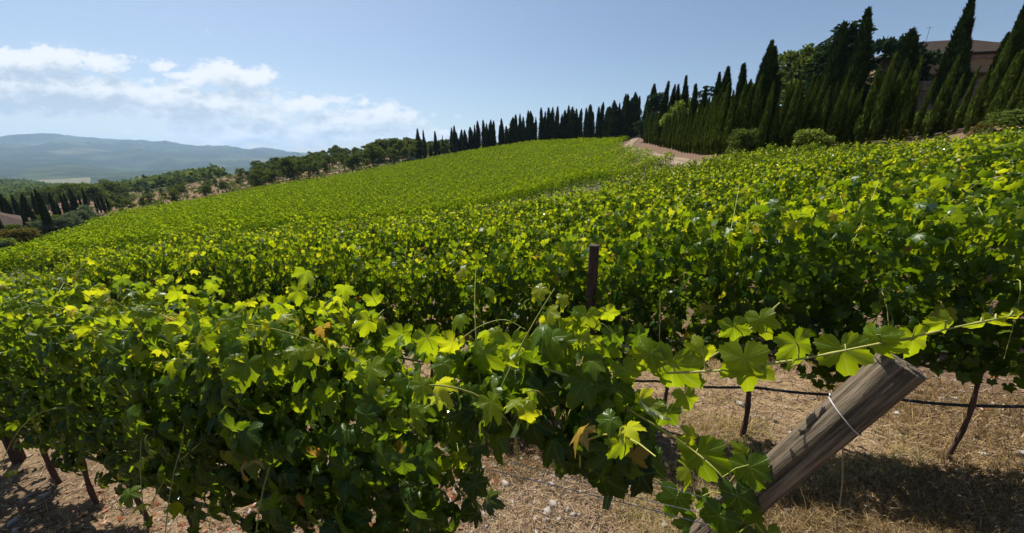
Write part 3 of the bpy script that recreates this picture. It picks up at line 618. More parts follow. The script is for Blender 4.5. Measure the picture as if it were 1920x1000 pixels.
# ------------------------------------------------------------------ posts, wires, hoses
d3 = Vector((D_ROW[0], D_ROW[1], 0))
def round_post(name, length, r, seed, mat, n=28, m=44, split=True, amp=.05):
    rng = np.random.default_rng(seed); q = np.linspace(0, 1, m); a = np.arange(n)*2*math.pi/n
    A, Q = np.meshgrid(a, q); rr = r*(1+amp*(fbm(np.cos(A)*2+9, Q*5+np.sin(A)*2, 3, seed)-.5)*2+.012*np.sin(A*9+Q*2))
    if split:
        for a0, wc, dc, q0 in ((.5, .06, .16, .5), (2.3, .09, .22, 1.1), (3.6, .05, .12, .8), (4.6, .07, .18, 1.1), (5.5, .05, .14, .6)): rr *= 1-dc*np.clip((q0-np.abs(Q-.6))*4, 0, 1)*np.exp(-((np.mod(A-a0-.12*np.sin(Q*7+a0)-.04*np.sin(Q*31), 2*math.pi)-math.pi)/wc)**2)
    X, Y_, Z = rr*np.cos(A), rr*np.sin(A), Q*length
    V = np.stack([X, Y_, Z], -1).reshape(-1, 3); mb = MB()
    i = np.arange(m-1)[:, None]*n; j = np.arange(n)[None]; k = (j+1) % n
    mb.add(V, np.stack([i+j, i+k, i+n+k, i+n+j], -1).reshape(-1, 4))
    top = V[-n:].copy(); inn = top*[.55, .55, 1]+[0, 0, .003]; b = np.r_[top, inn, [(0, 0, length+.001)]]
    mb.add(b, [(w, (w+1) % n, n+(w+1) % n, n+w) for w in range(n)]+[(n+w, n+(w+1) % n, 2*n, 2*n) for w in range(n)])
    me = mb.mesh(name, mat, False); me.polygons.foreach_set('use_smooth', np.r_[np.ones((m-1)*n, bool), np.zeros(2*n, bool)]); return me
T_ = at(1692, 682, .70); B_ = at(1345, 985, .83)
ax = (T_-B_).normalized(); foot = B_-ax*1.25; L = (T_-foot).length
ep = thing('end_post', 'thick weathered round wooden end post leaning right at the end of the foreground row', 'post', foot, rot=ax.to_track_quat('Z', 'X').to_euler())
obj('log', round_post('log', L, .0415, 3, M_POST, n=110, m=90, amp=.09), ep)
def band(zc, tilt, r, rad, mat, name, parent, turns=1, n=40):
    q = np.linspace(0, turns*2*math.pi, n*turns); mb = MB()
    mb.tube(np.c_[r*np.cos(q), r*np.sin(q), zc+tilt*np.cos(q)+.004*q/6.28], rad, 6, cap=False); return obj(name, mb.mesh(name, mat, True), parent)
band(L-.165, .018, .0445, .0016, M_TIE, 'tie', ep)
band(L-.60, .006, .0445, .0014, M_WIRE, 'wire_wrap', ep, 3)
mb = MB(); a0 = ep.matrix_basis
def post_pt(z): return foot+ax*z
# thin wire dropping from the tie to the ground
pa = post_pt(L-.17)+Vector((.03, .02, -.05)); pb = at(1565, 985, .95)
mb.tube([tuple(pa), tuple((pa+pb)/2+Vector((.012, 0, 0))), tuple(pb+(pb-pa)*.8)], .0016, 5)
tag(obj('anchor_wire', mb.mesh('anchor_wire', M_WIRE)), 'thin slack wire hanging from the leaning wooden end post to the ground', 'wire')

def rowline(k, s0, s1, h, step=.25, sag=.0, wob=0.0, seed=0):
    base = P0+k*2.4*N_ROW; s = np.arange(s0, s1+step, step); rng = np.random.default_rng(seed)
    x, y = base[0]+s*D_ROW[0], base[1]+s*D_ROW[1]; z = gz(x, y); ker = np.ones(9)/9
    z = np.convolve(np.pad(z, 4, mode='edge'), ker, 'valid')
    return np.c_[x, y, z+h-sag*np.abs(np.sin(s*math.pi/SP))+wob*np.sin(s*1.3+seed)]
for k, s0, s1 in ((0, -12, .30), (1, -9, 4.6), (2, -12, 6)):
    mb = MB(); mb.tube(rowline(k, s0, s1, .50, .1, .025, .01, k), .011, 7); 
    tag(obj('drip_hose', mb.mesh('drip_hose', M_HOSE, True)), f'black drip irrigation hose strung low along the {ordinal(k+1)} vine row', 'hose', 'drip hoses of the near rows')
wd = {1.62: 'top', 1.25: 'upper', .78: 'lower'}
for k, s0, s1, hs in ((0, -12, .2, (1.25, .78)), (1, -9, 4.6, (1.62, 1.25, .78)), (2, -12, 7, (1.62, 1.25)), (3, -14, 9, (1.62,))):
    for h in hs:
        mb = MB(); ln = rowline(k, s0, s1, h, .4, 0, .006, k)
        mb.tube(ln, .0014, 5); tag(obj('trellis_wire', mb.mesh('trellis_wire', M_WIRE)), f'thin galvanised {wd[h]} trellis wire of the {ordinal(k+1)} vine row', 'wire', 'trellis wires of the near rows')
# two short wires that tie the end post to the last vine
for vv, za in ((862, .56), (905, .62)):
    a_ = at(1085, vv-5, .98); b_ = post_pt(L-za); mb = MB(); mid = (a_+b_)/2-Vector((0, 0, .008))
    a_ = a_+(a_-b_)*.6; mb.tube([tuple(a_), tuple(mid), tuple(b_)], .0012, 5)
    tag(obj('end_wire', mb.mesh('end_wire', M_WIRE)), f'{"upper" if vv < 880 else "lower"} galvanised wire tied round the leaning end post low down', 'wire', 'wires on the end post')
posts = [(1, -.60, 1.86, .043, 'brown round post standing among the leaves of the second row with its top bare'),
         (0, -5.95, 1.75, .05, 'dark brown post of the foreground row cut by the left edge of the photo')]
for (k, s, h, r, lab) in posts:
    x, y = P0+k*2.4*N_ROW+s*D_ROW-N_ROW*(.24 if k else 0); z = float(gz(x, y)[0])
    o = obj('trellis_post', round_post('trellis_post', h+.1, r, 7+k, M_STAKE, n=16, m=20, split=False)); o.location = (x, y, z-.1); tag(o, lab, 'post', 'trellis posts')

# ------------------------------------------------------------------ hero canes at the end of the foreground row
def smooth_path(pts, n):
    pts = np.array([tuple(p) for p in pts]); m = len(pts); s = np.linspace(0, m-1, n); out = []
    for q in s:
        i = min(int(q), m-2); f = q-i; p0, p1, p2, p3 = pts[max(i-1, 0)], pts[i], pts[i+1], pts[min(i+2, m-1)]
        out.append(.5*((2*p1)+(-p0+p2)*f+(2*p0-5*p1+4*p2-p3)*f*f+(-p0+3*p1-3*p2+p3)*f**3))
    return np.array(out)
vine1 = [o for o in bpy.data.objects if o.name.startswith('grapevine') and o['group'].startswith('grapevines of the first')]
last = max(vine1, key=lambda o: o.location.x); last_inv = last.matrix_basis.inverted()
def local(P_): return np.array([tuple(last_inv @ Vector(p)) for p in P_])
rngh = np.random.default_rng(8)
CANES = [  # picture points (u, v, Y), leaf list (u, v, size px, tip du, dv, facing)
 ([(1250, 700, .86), (1345, 695, .80), (1420, 686, .76), (1520, 670, .73), (1620, 650, .70), (1720, 630, .68), (1800, 612, .67), (1910, 590, .66)], .0028),
 ([(1020, 690, .95), (1080, 710, .92), (1150, 740, .90)], .0042),
 ([(1300, 690, .86), (1345, 662, .86), (1385, 635, .86), (1430, 596, .87), (1462, 568, .88)], .0024),
 ([(1130, 740, .92), (1215, 790, .90), (1290, 838, .88), (1350, 890, .81), (1400, 960, .77), (1440, 1010, .75)], .0030),
 ([(1050, 800, .97), (1140, 850, .96), (1240, 905, .94), (1310, 935, .92), (1345, 960, .90)], .0028),
 ([(1350, 925, .86), (1375, 895, .86), (1395, 868, .86)], .002), ([(1090, 650, .95), (1105, 615, .96), (1125, 580, .97)], .0024),
 ([(860, 640, 1.08), (900, 612, 1.08), (945, 600, 1.08), (985, 618, 1.06)], .0016), ([(480, 640, 1.55), (540, 675, 1.52), (600, 690, 1.5)], .0055)]
CP = []
for pts, r in CANES:
    c = smooth_path([at(*p) for p in pts], 8*len(pts)); CP += [Vector(q) for q in c]; b = MB()
    rad = np.linspace(r, r*.55, len(c)); node = np.abs(np.sin(np.linspace(0, len(pts)*math.pi*.9, len(c))))**14; b.tube(local(c), rad*(1+.45*node), 7); nm = 'woody_cane' if r > .005 else 'long_shoot'; obj(nm, b.mesh(nm, M_WOODY if r > .005 else M_CANE, True), last)
LV = [(1262, 680, .855, 112, -4, 26, 0, .62), (1395, 668, .77, 104, 6, 30, 0, .74), (1492, 640, .735, 78, 12, 30, 25, .6), (1578, 650, .72, 88, 12, 30, 15, .66), (1642, 628, .70, 70, 6, 30, -25, .7), (1712, 632, .68, 74, 8, 30, 40, .72), (1770, 602, .675, 50, 26, 24, 30, .8), (1838, 606, .67, 36, 10, 26, 40, .8), (1862, 598, .67, 34, -10, 24, -30, .85), (1898, 590, .66, 26, 20, 10, 20, .9),
      (1150, 725, .88, 104, 10, 34, 10, .5), (1185, 745, .92, 70, -16, 28, 30, .55), (1220, 660, .88, 70, -20, 22, -20, .8), (1315, 655, .83, 56, -18, 18, 0, .86), (1375, 610, .86, 58, 8, 26, 20, .6), (1425, 596, .86, 58, 14, 26, -10, .7), (1205, 852, .93, 100, 2, 30, 5, .25), (1310, 845, .87, 96, 20, 34, -20, .55), (1300, 820, .87, 40, -4, -20, 50, .85), (1396, 850, .84, 40, -6, -22, 50, .7), (1404, 872, .78, 84, 24, 30, -15, .5), (1382, 925, .77, 90, 16, 34, 10, .35), (1318, 930, .86, 54, 2, 36, 60, .35), (1405, 960, .76, 56, 14, 10, 10, .8), (1440, 1000, .75, 66, 10, 30, 0, .6), (1350, 965, .77, 90, -10, 30, 0, .45), (1305, 985, .86, 70, -20, 20, 20, .5), (1385, 1000, .76, 84, 10, 30, -20, .55), (1270, 930, .9, 74, -14, 30, 10, .4), (1250, 770, .9, 60, -10, 28, 20, .5), (1170, 690, .9, 60, 14, 26, 0, .75), (1285, 740, .88, 50, 12, 30, 30, .7), (1105, 640, .96, 62, -14, 26, 10, .7), (1130, 650, .96, 58, 10, 28, -10, .6), (1085, 600, .97, 46, -16, 14, 20, .8), (1118, 680, .95, 64, 0, 30, 0, .5),
      (1125, 820, 1.0, 96, -12, 30, 20, .3), (1070, 830, 1.02, 90, -14, 30, 10, .2), (1100, 590, .96, 60, -4, 24, 0, .7), (1138, 585, .96, 44, 14, 20, 10, .78), (1062, 625, .97, 64, -22, 16, 0, .72), (960, 640, 1.04, 66, 4, 24, 10, .66), (905, 660, 1.08, 70, 0, 30, -20, .62), (755, 625, 1.22, 66, -10, 26, 20, .6), (800, 630, 1.2, 64, 14, 26, 0, .66), (850, 640, 1.15, 54, -18, 20, 0, .88), (1010, 650, 1.0, 64, 4, 28, 20, .6), (1150, 625, .96, 56, 0, 28, 30, .4), (1195, 630, .93, 52, 24, 12, 30, .4),
      (425, 612, 1.62, 48, -20, 20, 0, .84), (515, 575, 1.6, 56, 6, 10, 0, .8), (450, 600, 1.62, 50, 16, 28, 10, .78), (700, 560, 1.3, 44, 16, 20, 0, .66), (690, 600, 1.3, 48, -10, 24, 0, .74), (560, 545, 1.5, 40, 0, 20, 20, .7), (330, 545, 1.8, 36, 0, 20, 20, .75), (860, 855, 1.1, 50, 12, 22, 10, .82), (480, 740, 1.5, 40, 0, 20, 60, .5)]
for (u, v, Y, spx, du, dv, yaw, tn) in LV:
    p = at(u, v, Y); zc = p.y*math.cos(PITCH)-p.z*math.sin(PITCH); size = spx/F*zc*(.70 if v < 850 else .58)
    q = at(u+du, v+dv, Y*.99); tip = (q-p).normalized(); view = (-p).normalized()
    n = view*.9+Vector((0, 0, -.22)); n = Matrix.Rotation(R(yaw), 3, 'Z') @ n
    n += Vector(rngh.normal(0, .12, 3)); n.normalize()
    lp = local([p])[0]; rot = last.matrix_basis.to_3x3().inverted()
    V, Fc, UV, T = leaves(np.array([lp]), np.array([tuple(rot @ n)]), np.array([tuple(rot @ (tip+Vector((0, 0, -.25))))]), np.array([size]), np.array([tn]), [SH_HQ[rngh.integers(0, 8)]], rngh)
    lf = obj('leaf', make_mesh('leaf', V, Fc, M_LEAF, dict(luv=UV, tone=T), smooth=True), last)
    near_ = min(CP, key=lambda q: (q-p).length); e = near_ if (near_-p).length < .13 else p-tip*.03+Vector((0, .05, -.02)); mid = (p+e)/2+Vector((0, 0, .010)); pet = MB(); pet.tube(local([p, mid, e]), [.0012, .0013, .0016], 5, cap=False)
    obj('petiole', pet.mesh('petiole', M_CANE, True), lf)
last['label'] = 'last grapevine of the foreground row, its long shoots reaching over the leaning end post'

# ------------------------------------------------------------------ ground litter
def scatter(n, seed, dens=None):
    rng = np.random.default_rng(seed); out = []
    while len(out) < n:
        m = n*2; r = np.exp(rng.uniform(math.log(1.0), math.log(11), m)); a = rng.uniform(R(-62), R(60), m)
        x, y = r*np.sin(a), r*np.cos(a); keep = np.ones(m, bool)
        if dens is not None: keep = rng.random(m) < dens(x, y)
        out += list(zip(x[keep], y[keep]))
    return np.array(out[:n])
rng = np.random.default_rng(91)
XY = scatter(120000, 3, lambda x, y: np.clip((fbm(x*1.1, y*1.1, 3, 61)-.44)*6, .02, 1)*np.clip(.25+.4*(x+.6), .08, 1))
n = len(XY); z = gz(XY[:, 0], XY[:, 1])-.004; rr = np.hypot(XY[:, 0], XY[:, 1]); hgt = rng.gamma(3, .011, n)+.015; lean = rng.normal(0, .9, (n, 2))*hgt[:, None]; wdt = (.0009+.0005*rr)*rng.uniform(.6, 1.3, n); a = rng.uniform(0, 6.28, n)
dx, dy = np.cos(a)*wdt, np.sin(a)*wdt
p0 = np.c_[XY[:, 0]-dx, XY[:, 1]-dy, z]; p1 = np.c_[XY[:, 0]+dx, XY[:, 1]+dy, z]; mid = np.c_[XY+lean*.4, z+hgt*.7]; p2 = mid+np.c_[dx*.6, dy*.6, dx*0]; p3 = mid-np.c_[dx*.6, dy*.6, dx*0]; p4 = np.c_[XY+lean, z+hgt]
V = np.stack([p0, p1, p2, p3, p4], 1).reshape(-1, 3); b = np.arange(n)*5
Fc = np.concatenate([np.c_[b, b+1, b+2], np.c_[b, b+2, b+3], np.c_[b+3, b+2, b+4]])
tn = np.where(fbm(XY[:, 0]*.8, XY[:, 1]*.8, 2, 15) > .62, rng.uniform(.7, 1, n), rng.uniform(0, .85, n))
tag(obj('dry_grass', make_mesh('dry_grass', V, Fc, M_STRAW, dict(tone=np.repeat(tn, 5)))), 'short straw coloured dry grass on the soil between the vine rows', 'grass', kind='stuff')
def straws():
    XY = scatter(60000, 33, lambda x, y: np.clip(np.exp(-np.hypot(x, y)/5)*(.3+1.2*fbm(x*1.7, y*1.7, 3, 17)), 0, 1)); n = len(XY); z = gz(XY[:, 0], XY[:, 1]); a = rng.uniform(0, 6.28, n); ln = rng.uniform(.012, .055, n); w = (.0006+.0006*np.hypot(XY[:, 0], XY[:, 1]))*rng.uniform(.4, 1.3, n)
    d = np.c_[np.cos(a), np.sin(a)]; e = np.c_[-np.sin(a), np.cos(a)]; A = XY-d*ln[:, None]; B = XY+d*ln[:, None]
    za, zb = gz(A[:, 0], A[:, 1])+.004+rng.random(n)*.012, gz(B[:, 0], B[:, 1])+.004+rng.random(n)*.012; q = e*w[:, None]
    V = np.stack([np.c_[A-q, za], np.c_[A+q, za], np.c_[B+q, zb+.002], np.c_[B-q, zb+.002]], 1).reshape(-1, 3); b = np.arange(n)*4
    return make_mesh('straw_litter', V, np.c_[b, b+1, b+2, b+3], M_CHIP, dict(tone=np.repeat(rng.choice([0, .1, .3, .55, .7, .84], n), 4)))
tag(obj('straw_litter', straws()), 'fallen straw and twigs littering the soil between the rows', 'litter', kind='stuff')
XY = scatter(2200, 5, lambda x, y: np.clip((fbm(x*.9, y*.9, 3, 81)-.55)*8, 0, 1)); n = len(XY)
V, Fc, UV, T = leaves(np.c_[XY, gz(XY[:, 0], XY[:, 1])+.012], np.c_[rng.normal(0, .5, (n, 2)), np.ones(n)], rng.normal(0, 1, (n, 3)), rng.uniform(.016, .042, n), rng.random(n), SH_MQ, rng)
tag(obj('dead_leaves', make_mesh('dead_leaves', V, Fc, M_LITTER, dict(tone=T), smooth=True)), 'curled reddish dead vine leaves scattered over the soil', 'dead leaves', kind='stuff')
def stones():
    XY = scatter(14000, 7); n = len(XY); z = gz(XY[:, 0], XY[:, 1]); s = .003+rng.gamma(1.0, .0065, n); 
    oc = np.array([(1, 0, 0), (-1, 0, 0), (0, 1, 0), (0, -1, 0), (0, 0, 1), (0, 0, -1)], float); fc = np.array([(0, 2, 4), (2, 1, 4), (1, 3, 4), (3, 0, 4), (2, 0, 5), (1, 2, 5), (3, 1, 5), (0, 3, 5)])
    a = rng.uniform(0, 6.28, n); V = oc[None]*rng.uniform(.6, 1.4, (n, 6, 1))*np.stack([s*1.4, s, s*.55], -1)[:, None]
    V = np.stack([V[..., 0]*np.cos(a)[:, None]-V[..., 1]*np.sin(a)[:, None], V[..., 0]*np.sin(a)[:, None]+V[..., 1]*np.cos(a)[:, None], V[..., 2]], -1)+np.c_[XY, z][:, None]
    return make_mesh('gravel', V.reshape(-1, 3), (fc[None]+(np.arange(n)*6)[:, None, None]).reshape(-1, 3), M_STONE)
tag(obj('gravel', stones()), 'small pale flat stones lying on the soil', 'gravel', kind='stuff')

# ------------------------------------------------------------------ trees
def sprays(pos, out, up, size, tone, rng, asp=.45):
    """small pointed diamond faces"""
    n = len(pos); up = unit(up); nr = unit(out); sd_ = unit(np.cross(up, nr)+rng.normal(0, .3, (n, 3)))
    s = size[:, None]; A = pos-up*s*.5; B = pos+sd_*s*asp*.5+nr*s*.1; C = pos+up*s*.75; D = pos-sd_*s*asp*.5-nr*s*.05
    V = np.stack([A, B, C, D], 1).reshape(-1, 3); b = np.arange(n)*4; return V, np.c_[b, b+1, b+2, b+3], np.repeat(tone, 4)
def cypress_mesh(seed, width, n, mat, shaggy=.0, taper=.9, low=.04, fork=False):
    """unit height spindle, width = max radius / height"""
    rng = np.random.default_rng(seed); z = rng.beta(1.05, 1.15, n); ph = rng.uniform(0, 6.28)
    def prof(z): return width*np.clip((z-low)/.14, .25, 1)**.6*np.clip(1-z**(2.4*taper), 0, 1)**.85
    a = rng.uniform(0, 2*math.pi, n); lump = 1+.26*(vnoise(a*1.6+ph, z*9+seed, seed)-.5)*2+.22*(vnoise(a*3.2, z*26, seed+3)-.5)*2
    bend = np.c_[.012*np.sin(z*5+ph), .012*np.cos(z*4+ph)]
    depth = rng.random(n)**.35; r = prof(z)*lump*(.55+.45*depth)*(1+shaggy*rng.random(n)); d = np.c_[np.cos(a), np.sin(a)]
    P_ = np.c_[d*r[:, None]+bend, low+(1-low)*z]; out = np.c_[d, rng.normal(0, .3, n)]; up = np.c_[d*(.3+shaggy*1.5)+rng.normal(0, .22, (n, 2)), np.ones(n)]
    lumpn = vnoise(a*3.2, z*26, seed+3)  # hollows between lumps get a darker tone, crevice shade painted into the colour
    V, Q, T = sprays(P_, out, up, rng.uniform(.024, .05, n)*(1+shaggy), np.clip(.15+.6*rng.random(n)+.5*(lumpn-.5), 0, 1), rng)
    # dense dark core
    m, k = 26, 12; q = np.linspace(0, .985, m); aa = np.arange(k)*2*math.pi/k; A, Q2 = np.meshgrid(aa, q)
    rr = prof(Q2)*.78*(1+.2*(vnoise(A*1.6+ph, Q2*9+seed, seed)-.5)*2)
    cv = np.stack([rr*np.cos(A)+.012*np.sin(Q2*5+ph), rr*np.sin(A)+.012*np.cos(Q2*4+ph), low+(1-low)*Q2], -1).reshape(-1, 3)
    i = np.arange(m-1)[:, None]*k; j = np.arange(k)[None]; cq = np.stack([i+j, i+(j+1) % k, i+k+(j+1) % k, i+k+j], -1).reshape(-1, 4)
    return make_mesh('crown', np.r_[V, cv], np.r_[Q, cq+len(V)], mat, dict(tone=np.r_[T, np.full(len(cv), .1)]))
def stem_mesh(r, h, mat=None, lean=0):
    mb = MB(); q = np.linspace(0, 1, 6); mb.tube(np.c_[lean*q**2, q*0, -.02+h*q], r*(1.2-.7*q), 8); return mb.mesh('trunk', mat or M_BARK, True)
def broad_mesh(seed, n, mat, lobes=18, flat=.95, size=.05, base=.28, hollow=.5, conical=0, width=.42, big=1.0):
    rng = np.random.default_rng(seed); C_ = []; Rr = []
    for k in range(lobes):
        a = rng.uniform(0, 6.28); h = rng.random(); w = width*(1-.75*h**1.5 if conical else math.sqrt(max(0, 1-(1.7*h-.75)**2))) ; d = w*math.sqrt(rng.random())
        C_.append((d*math.cos(a), d*math.sin(a), base+(1-base-.08)*h)); Rr.append(big*rng.uniform(.10, .19)*(1-.4*h*conical))
    C_ = np.array(C_); Rr = np.array(Rr); w = rng.choice(lobes, n, p=Rr**2/np.sum(Rr**2)); d = unit(rng.normal(0, 1, (n, 3))); d[:, 2] = np.where(d[:, 2] < -.4, -d[:, 2], d[:, 2])
    rad = Rr[w]*(hollow+(1-hollow)*rng.random(n)**.5)*(1+.3*(vnoise(d[:, 0]*4+w, d[:, 1]*4, seed)-.5)*2); P_ = C_[w]+d*rad[:, None]*[1, 1, flat]
    up = d+rng.normal(0, .7, (n, 3)) if not conical else np.c_[d[:, :2]*1.5, -.2+rng.normal(0, .3, n)]
    V, Q, T = sprays(P_, d+rng.normal(0, .4, (n, 3)), up, rng.uniform(.6, 1.4, n)*size, np.clip(.1+.65*rng.random(n)+.25*(vnoise(w*7.3, w*1.7, 2)), 0, 1), rng, asp=.75)
    return make_mesh('crown', V, Q, mat, dict(tone=T)), C_
def limbs_mesh(C_, seed, r=.022, top=.5):
    rng = np.random.default_rng(seed); mb = MB(); q = np.linspace(0, 1, 6)
    mb.tube(np.c_[.03*np.sin(q*3), .02*q, -.02+(top+.02)*q], r*(1.3-.7*q), 7)
    for c in C_[:8]:
        s = np.array((.02, .01, rng.uniform(.18, .4))); m = (s+c)/2+rng.normal(0, .02, 3); P_ = np.array([s, m, c]); mb.tube(P_, [r*.5, r*.3, r*.12], 5, cap=False)
    return mb.mesh('trunk', M_BARK, True)
CYP_BIG = [cypress_mesh(i, .062+.007*i, 3200, M_CYP, .12) for i in range(4)]
CYP_MID = [cypress_mesh(10+i, .085+.012*i, 1500, M_CYP, .08) for i in range(5)]
CYP_YNG = [cypress_mesh(20+i, .068+.005*i, 2600, M_CYPG, .05, taper=.8) for i in range(5)]
CYP_SHAG = [cypress_mesh(30+i, .14, 3800, M_CYP, .3, taper=.75) for i in range(2)]
ST = {k: stem_mesh(r, h) for k, (r, h) in dict(big=(.018, .3), yng=(.012, .2)).items()}
OAKS = []
for i in range(5): me, c = broad_mesh(50+i, 2600, M_OAK); OAKS.append((me, limbs_mesh(c, i)))
CON = []
for i in range(2): me, c = broad_mesh(60+i, 4200, M_CONI, lobes=34, flat=.45, size=.04, base=.15, conical=1, width=.26); CON.append((me, limbs_mesh(c, i, top=.9)))
PINE = []; me, c = broad_mesh(66, 3800, M_CONI, lobes=18, flat=.6, size=.04, base=.45); PINE.append((me, limbs_mesh(c, 3, top=.8)))
BUSH = {}
for nm, m in (('olive', M_OLIVE), ('lime', M_LIME), ('russet', M_RUSSET), ('green', M_OAK)):
    BUSH[nm] = [(broad_mesh(80+i, 4200, m, lobes=40, base=.02, size=.055, width=.36, big=1.25)[0], stem_mesh(.03, .3)) for i in range(2)]
pr = random.Random(4)
def tree(name, parts, p, h, label, cat, group, wid=1.0, lean=(0, 0)):
    """lean: how far the top stands off to +x, +y, as a share of the height"""
    o = thing(name, label, cat, tuple(p), group, (math.atan2(-lean[1], 1), math.atan2(lean[0], 1), pr.uniform(0, 6.28) if lean == (0, 0) else 0), (h*wid, h*wid, h))
    if lean != (0, 0): o.rotation_euler = (Matrix.Rotation(math.atan(lean[0]), 3, 'Y') @ Matrix.Rotation(-math.atan(lean[1]), 3, 'X') @ Matrix.Rotation(pr.uniform(0, 6.28), 3, 'Z')).to_euler()
    obj('crown', parts[0], o); obj('trunk', parts[1], o); return o
def height_to(p, vtop): return p.y*math.tan(ang(vtop))-p.z
LEAN = (.12, 0.0)
# clipped young cypresses along the bank: (column of the foot, Y, row of the top)
road_tab = np.array([(1207, 80), (1241, 60), (1280, 46), (1315, 39), (1343, 35), (1400, 32.5), (1450, 31.5), (1548, 30.5), (1620, 29.5), (1700, 28), (1778, 26), (1830, 24.5), (1920, 21.5)])
us, tops = [], []
for i in range(26): us.append(1208+136*(i/25)**1.02)
tt = np.interp(us, [1208, 1230, 1260, 1290, 1300, 1320, 1344], [216, 214, 216, 214, 200, 185, 166])
bank = [(u, v+pr.uniform(-7, 7)) for u, v in zip(us, tt)]
bank += [(1372, 158), (1385, 166), (1398, 150), (1412, 186), (1421, 158), (1433, 190), (1448, 150), (1464, 142), (1475, 160), (1490, 146), (1512, 144), (1520, 166), (1535, 160), (1552, 142), (1572, 160), (1588, 168), (1603, 128), (1625, 106), (1648, 118), (1680, 112), (1712, 150), (1748, 108), (1787, 128), (1828, 66), (1862, 100), (1897, 120), (1925, 70)]
ex_ = [(a[0]*.5+b[0]*.5, max(a[1], b[1])+pr.uniform(2, 22)) for a, b in zip(bank[25:], bank[26:]) if b[0]-a[0] > 13]
bank = sorted(bank+ex_)
for i, (u, vt) in enumerate(bank):
    Y = float(np.interp(u, road_tab[:, 0], road_tab[:, 1]))+(pr.uniform(-.3, .3) if u < 1345 else pr.uniform(-.6, 1.2)); p = gpt(u, Y, -.05); h = max(2.5, height_to(p, vt))
    wid = pr.uniform(.62, .84)
    if u < 1345: wid = float(np.interp(u, [1208, 1344], [1.1, .85]))
    lean = (float(np.interp(u, [1200, 1340, 1450, 1900], [.0, .03, .07, .08]))+pr.uniform(-.03, .03), pr.uniform(-.04, .04))
    tree('cypress_tree', (CYP_YNG[i % 5], ST['yng']), p, h*1.03, f'slim clipped cypress of the bank row, {ordinal(i+1)} counting from the left', 'cypress', 'slim cypresses in a row along the bank', wid, lean)
# big dark trees behind the bank row: (foot column, Y, top row, kind, width)
behind = [(1238, 62, 157, 'big', 1.0), (1250, 66, 163, 'big', .9), (1257, 66, 163, 'big', .9), (1270, 64, 147, 'big', .85), (1288, 56, 162, 'big', 1.1), (1306, 52, 166, 'big', .95), (1330, 50, 141, 'big', .9), (1348, 44, 131, 'shag', .75), (1368, 42, 125, 'big', 1.2),
          (1384, 40, 154, 'big', 1), (1408, 40, 84, 'big', 1.05), (1425, 42, 93, 'shag', .95), (1575, 44, 24, 'big', 1.25), (1545, 47, 48, 'shag', .7), (1668, 44, 61, 'shag', 1.0), (1768, 40, 5, 'wide', 1.0), (1838, 34, 66, 'big', .95), (1868, 29, 6, 'wide', .75), (1218, 90, 162, 'shag', .8), (1206, 95, 186, 'big', 1.2)]
CYP_WIDE = cypress_mesh(35, .108, 5200, M_CYP, .15, taper=.62)
for i, (u, Y, vt, kd, wd_) in enumerate(behind):
    p = gpt(u, Y, -.1); h = height_to(p, vt); src = {'big': CYP_BIG[i % 4], 'shag': CYP_SHAG[i % 2], 'wide': CYP_WIDE}[kd]
    ln = {'big': (.02 if u < 1350 else .02, 0), 'shag': (-.02, 0), 'wide': (-.06, 0)}[kd]
    kdn = {'big': 'tall dark pointed cypress', 'shag': 'broad shaggy dark cypress', 'wide': 'very tall broad based black-green cypress'}[kd]
    tree('cypress_tree', (src, ST['big']), p, h*1.02, f'{kdn} rising behind the bank row, {ordinal(i+1)} of the big ones', 'cypress', 'big cypresses behind the bank row', wd_, ln)
OAK_LIME = (broad_mesh(97, 2600, M_LIME, lobes=14)[0], OAKS[0][1])
for (u, Y, vt, s, w, lab) in ((1497, 60, 88, OAKS[0], 1.1, 'rounded paler green oak crown showing above the slim cypresses'), (1470, 62, 98, OAKS[1], .9, 'round green broadleaf tree left of the firs'), (1527, 62, 94, OAKS[2], .9, 'green broadleaf crown tucked under the firs'), (1535, 52, 56, CON[0], 1.0, 'dark fir with a spiky top left of the tallest cypress group'), (1560, 50, 37, CON[1], 1.0, 'tallest dark fir with layered boughs'), (1520, 50, 90, CON[1], 1.0, 'smaller dark fir in front of the green oaks'),
                              (1575, 48, 100, CON[0], 1.2, 'low dark fir filling the gap behind the slim cypresses'), (1650, 50, 66, PINE[0], .8, 'dark pine with lumpy open crown beside the villa'), (1268, 90, 180, OAKS[3], 1.0, 'pale grey-green tree behind the left end of the bank row'), (1310, 80, 158, CON[0], 1.0, 'open grey conifer seen between the bank cypresses'), (1266, 60, 188, OAK_LIME, .75, 'yellow-green sunlit tree glowing between dark cypresses'),
                              (1222, 84, 172, CON[1], 1.1, 'dark shaggy conifer at the bend of the track'), (1905, 56, 55, PINE[0], 1.0, 'dark treetop behind the villa roof at the right edge'), (1600, 56, 150, OAKS[2], 1.3, 'dark broadleaf tree filling the space left of the villa'), (1440, 56, 150, OAKS[0], 1.3, 'shady broadleaf tree behind the slim cypresses'), (1660, 50, 140, OAKS[1], 1.2, 'dark round tree below the pine')):
    p = gpt(u, Y, -.1); tree('garden_tree', s, p, height_to(p, vt), lab, 'tree', 'garden trees behind the bank row', w)
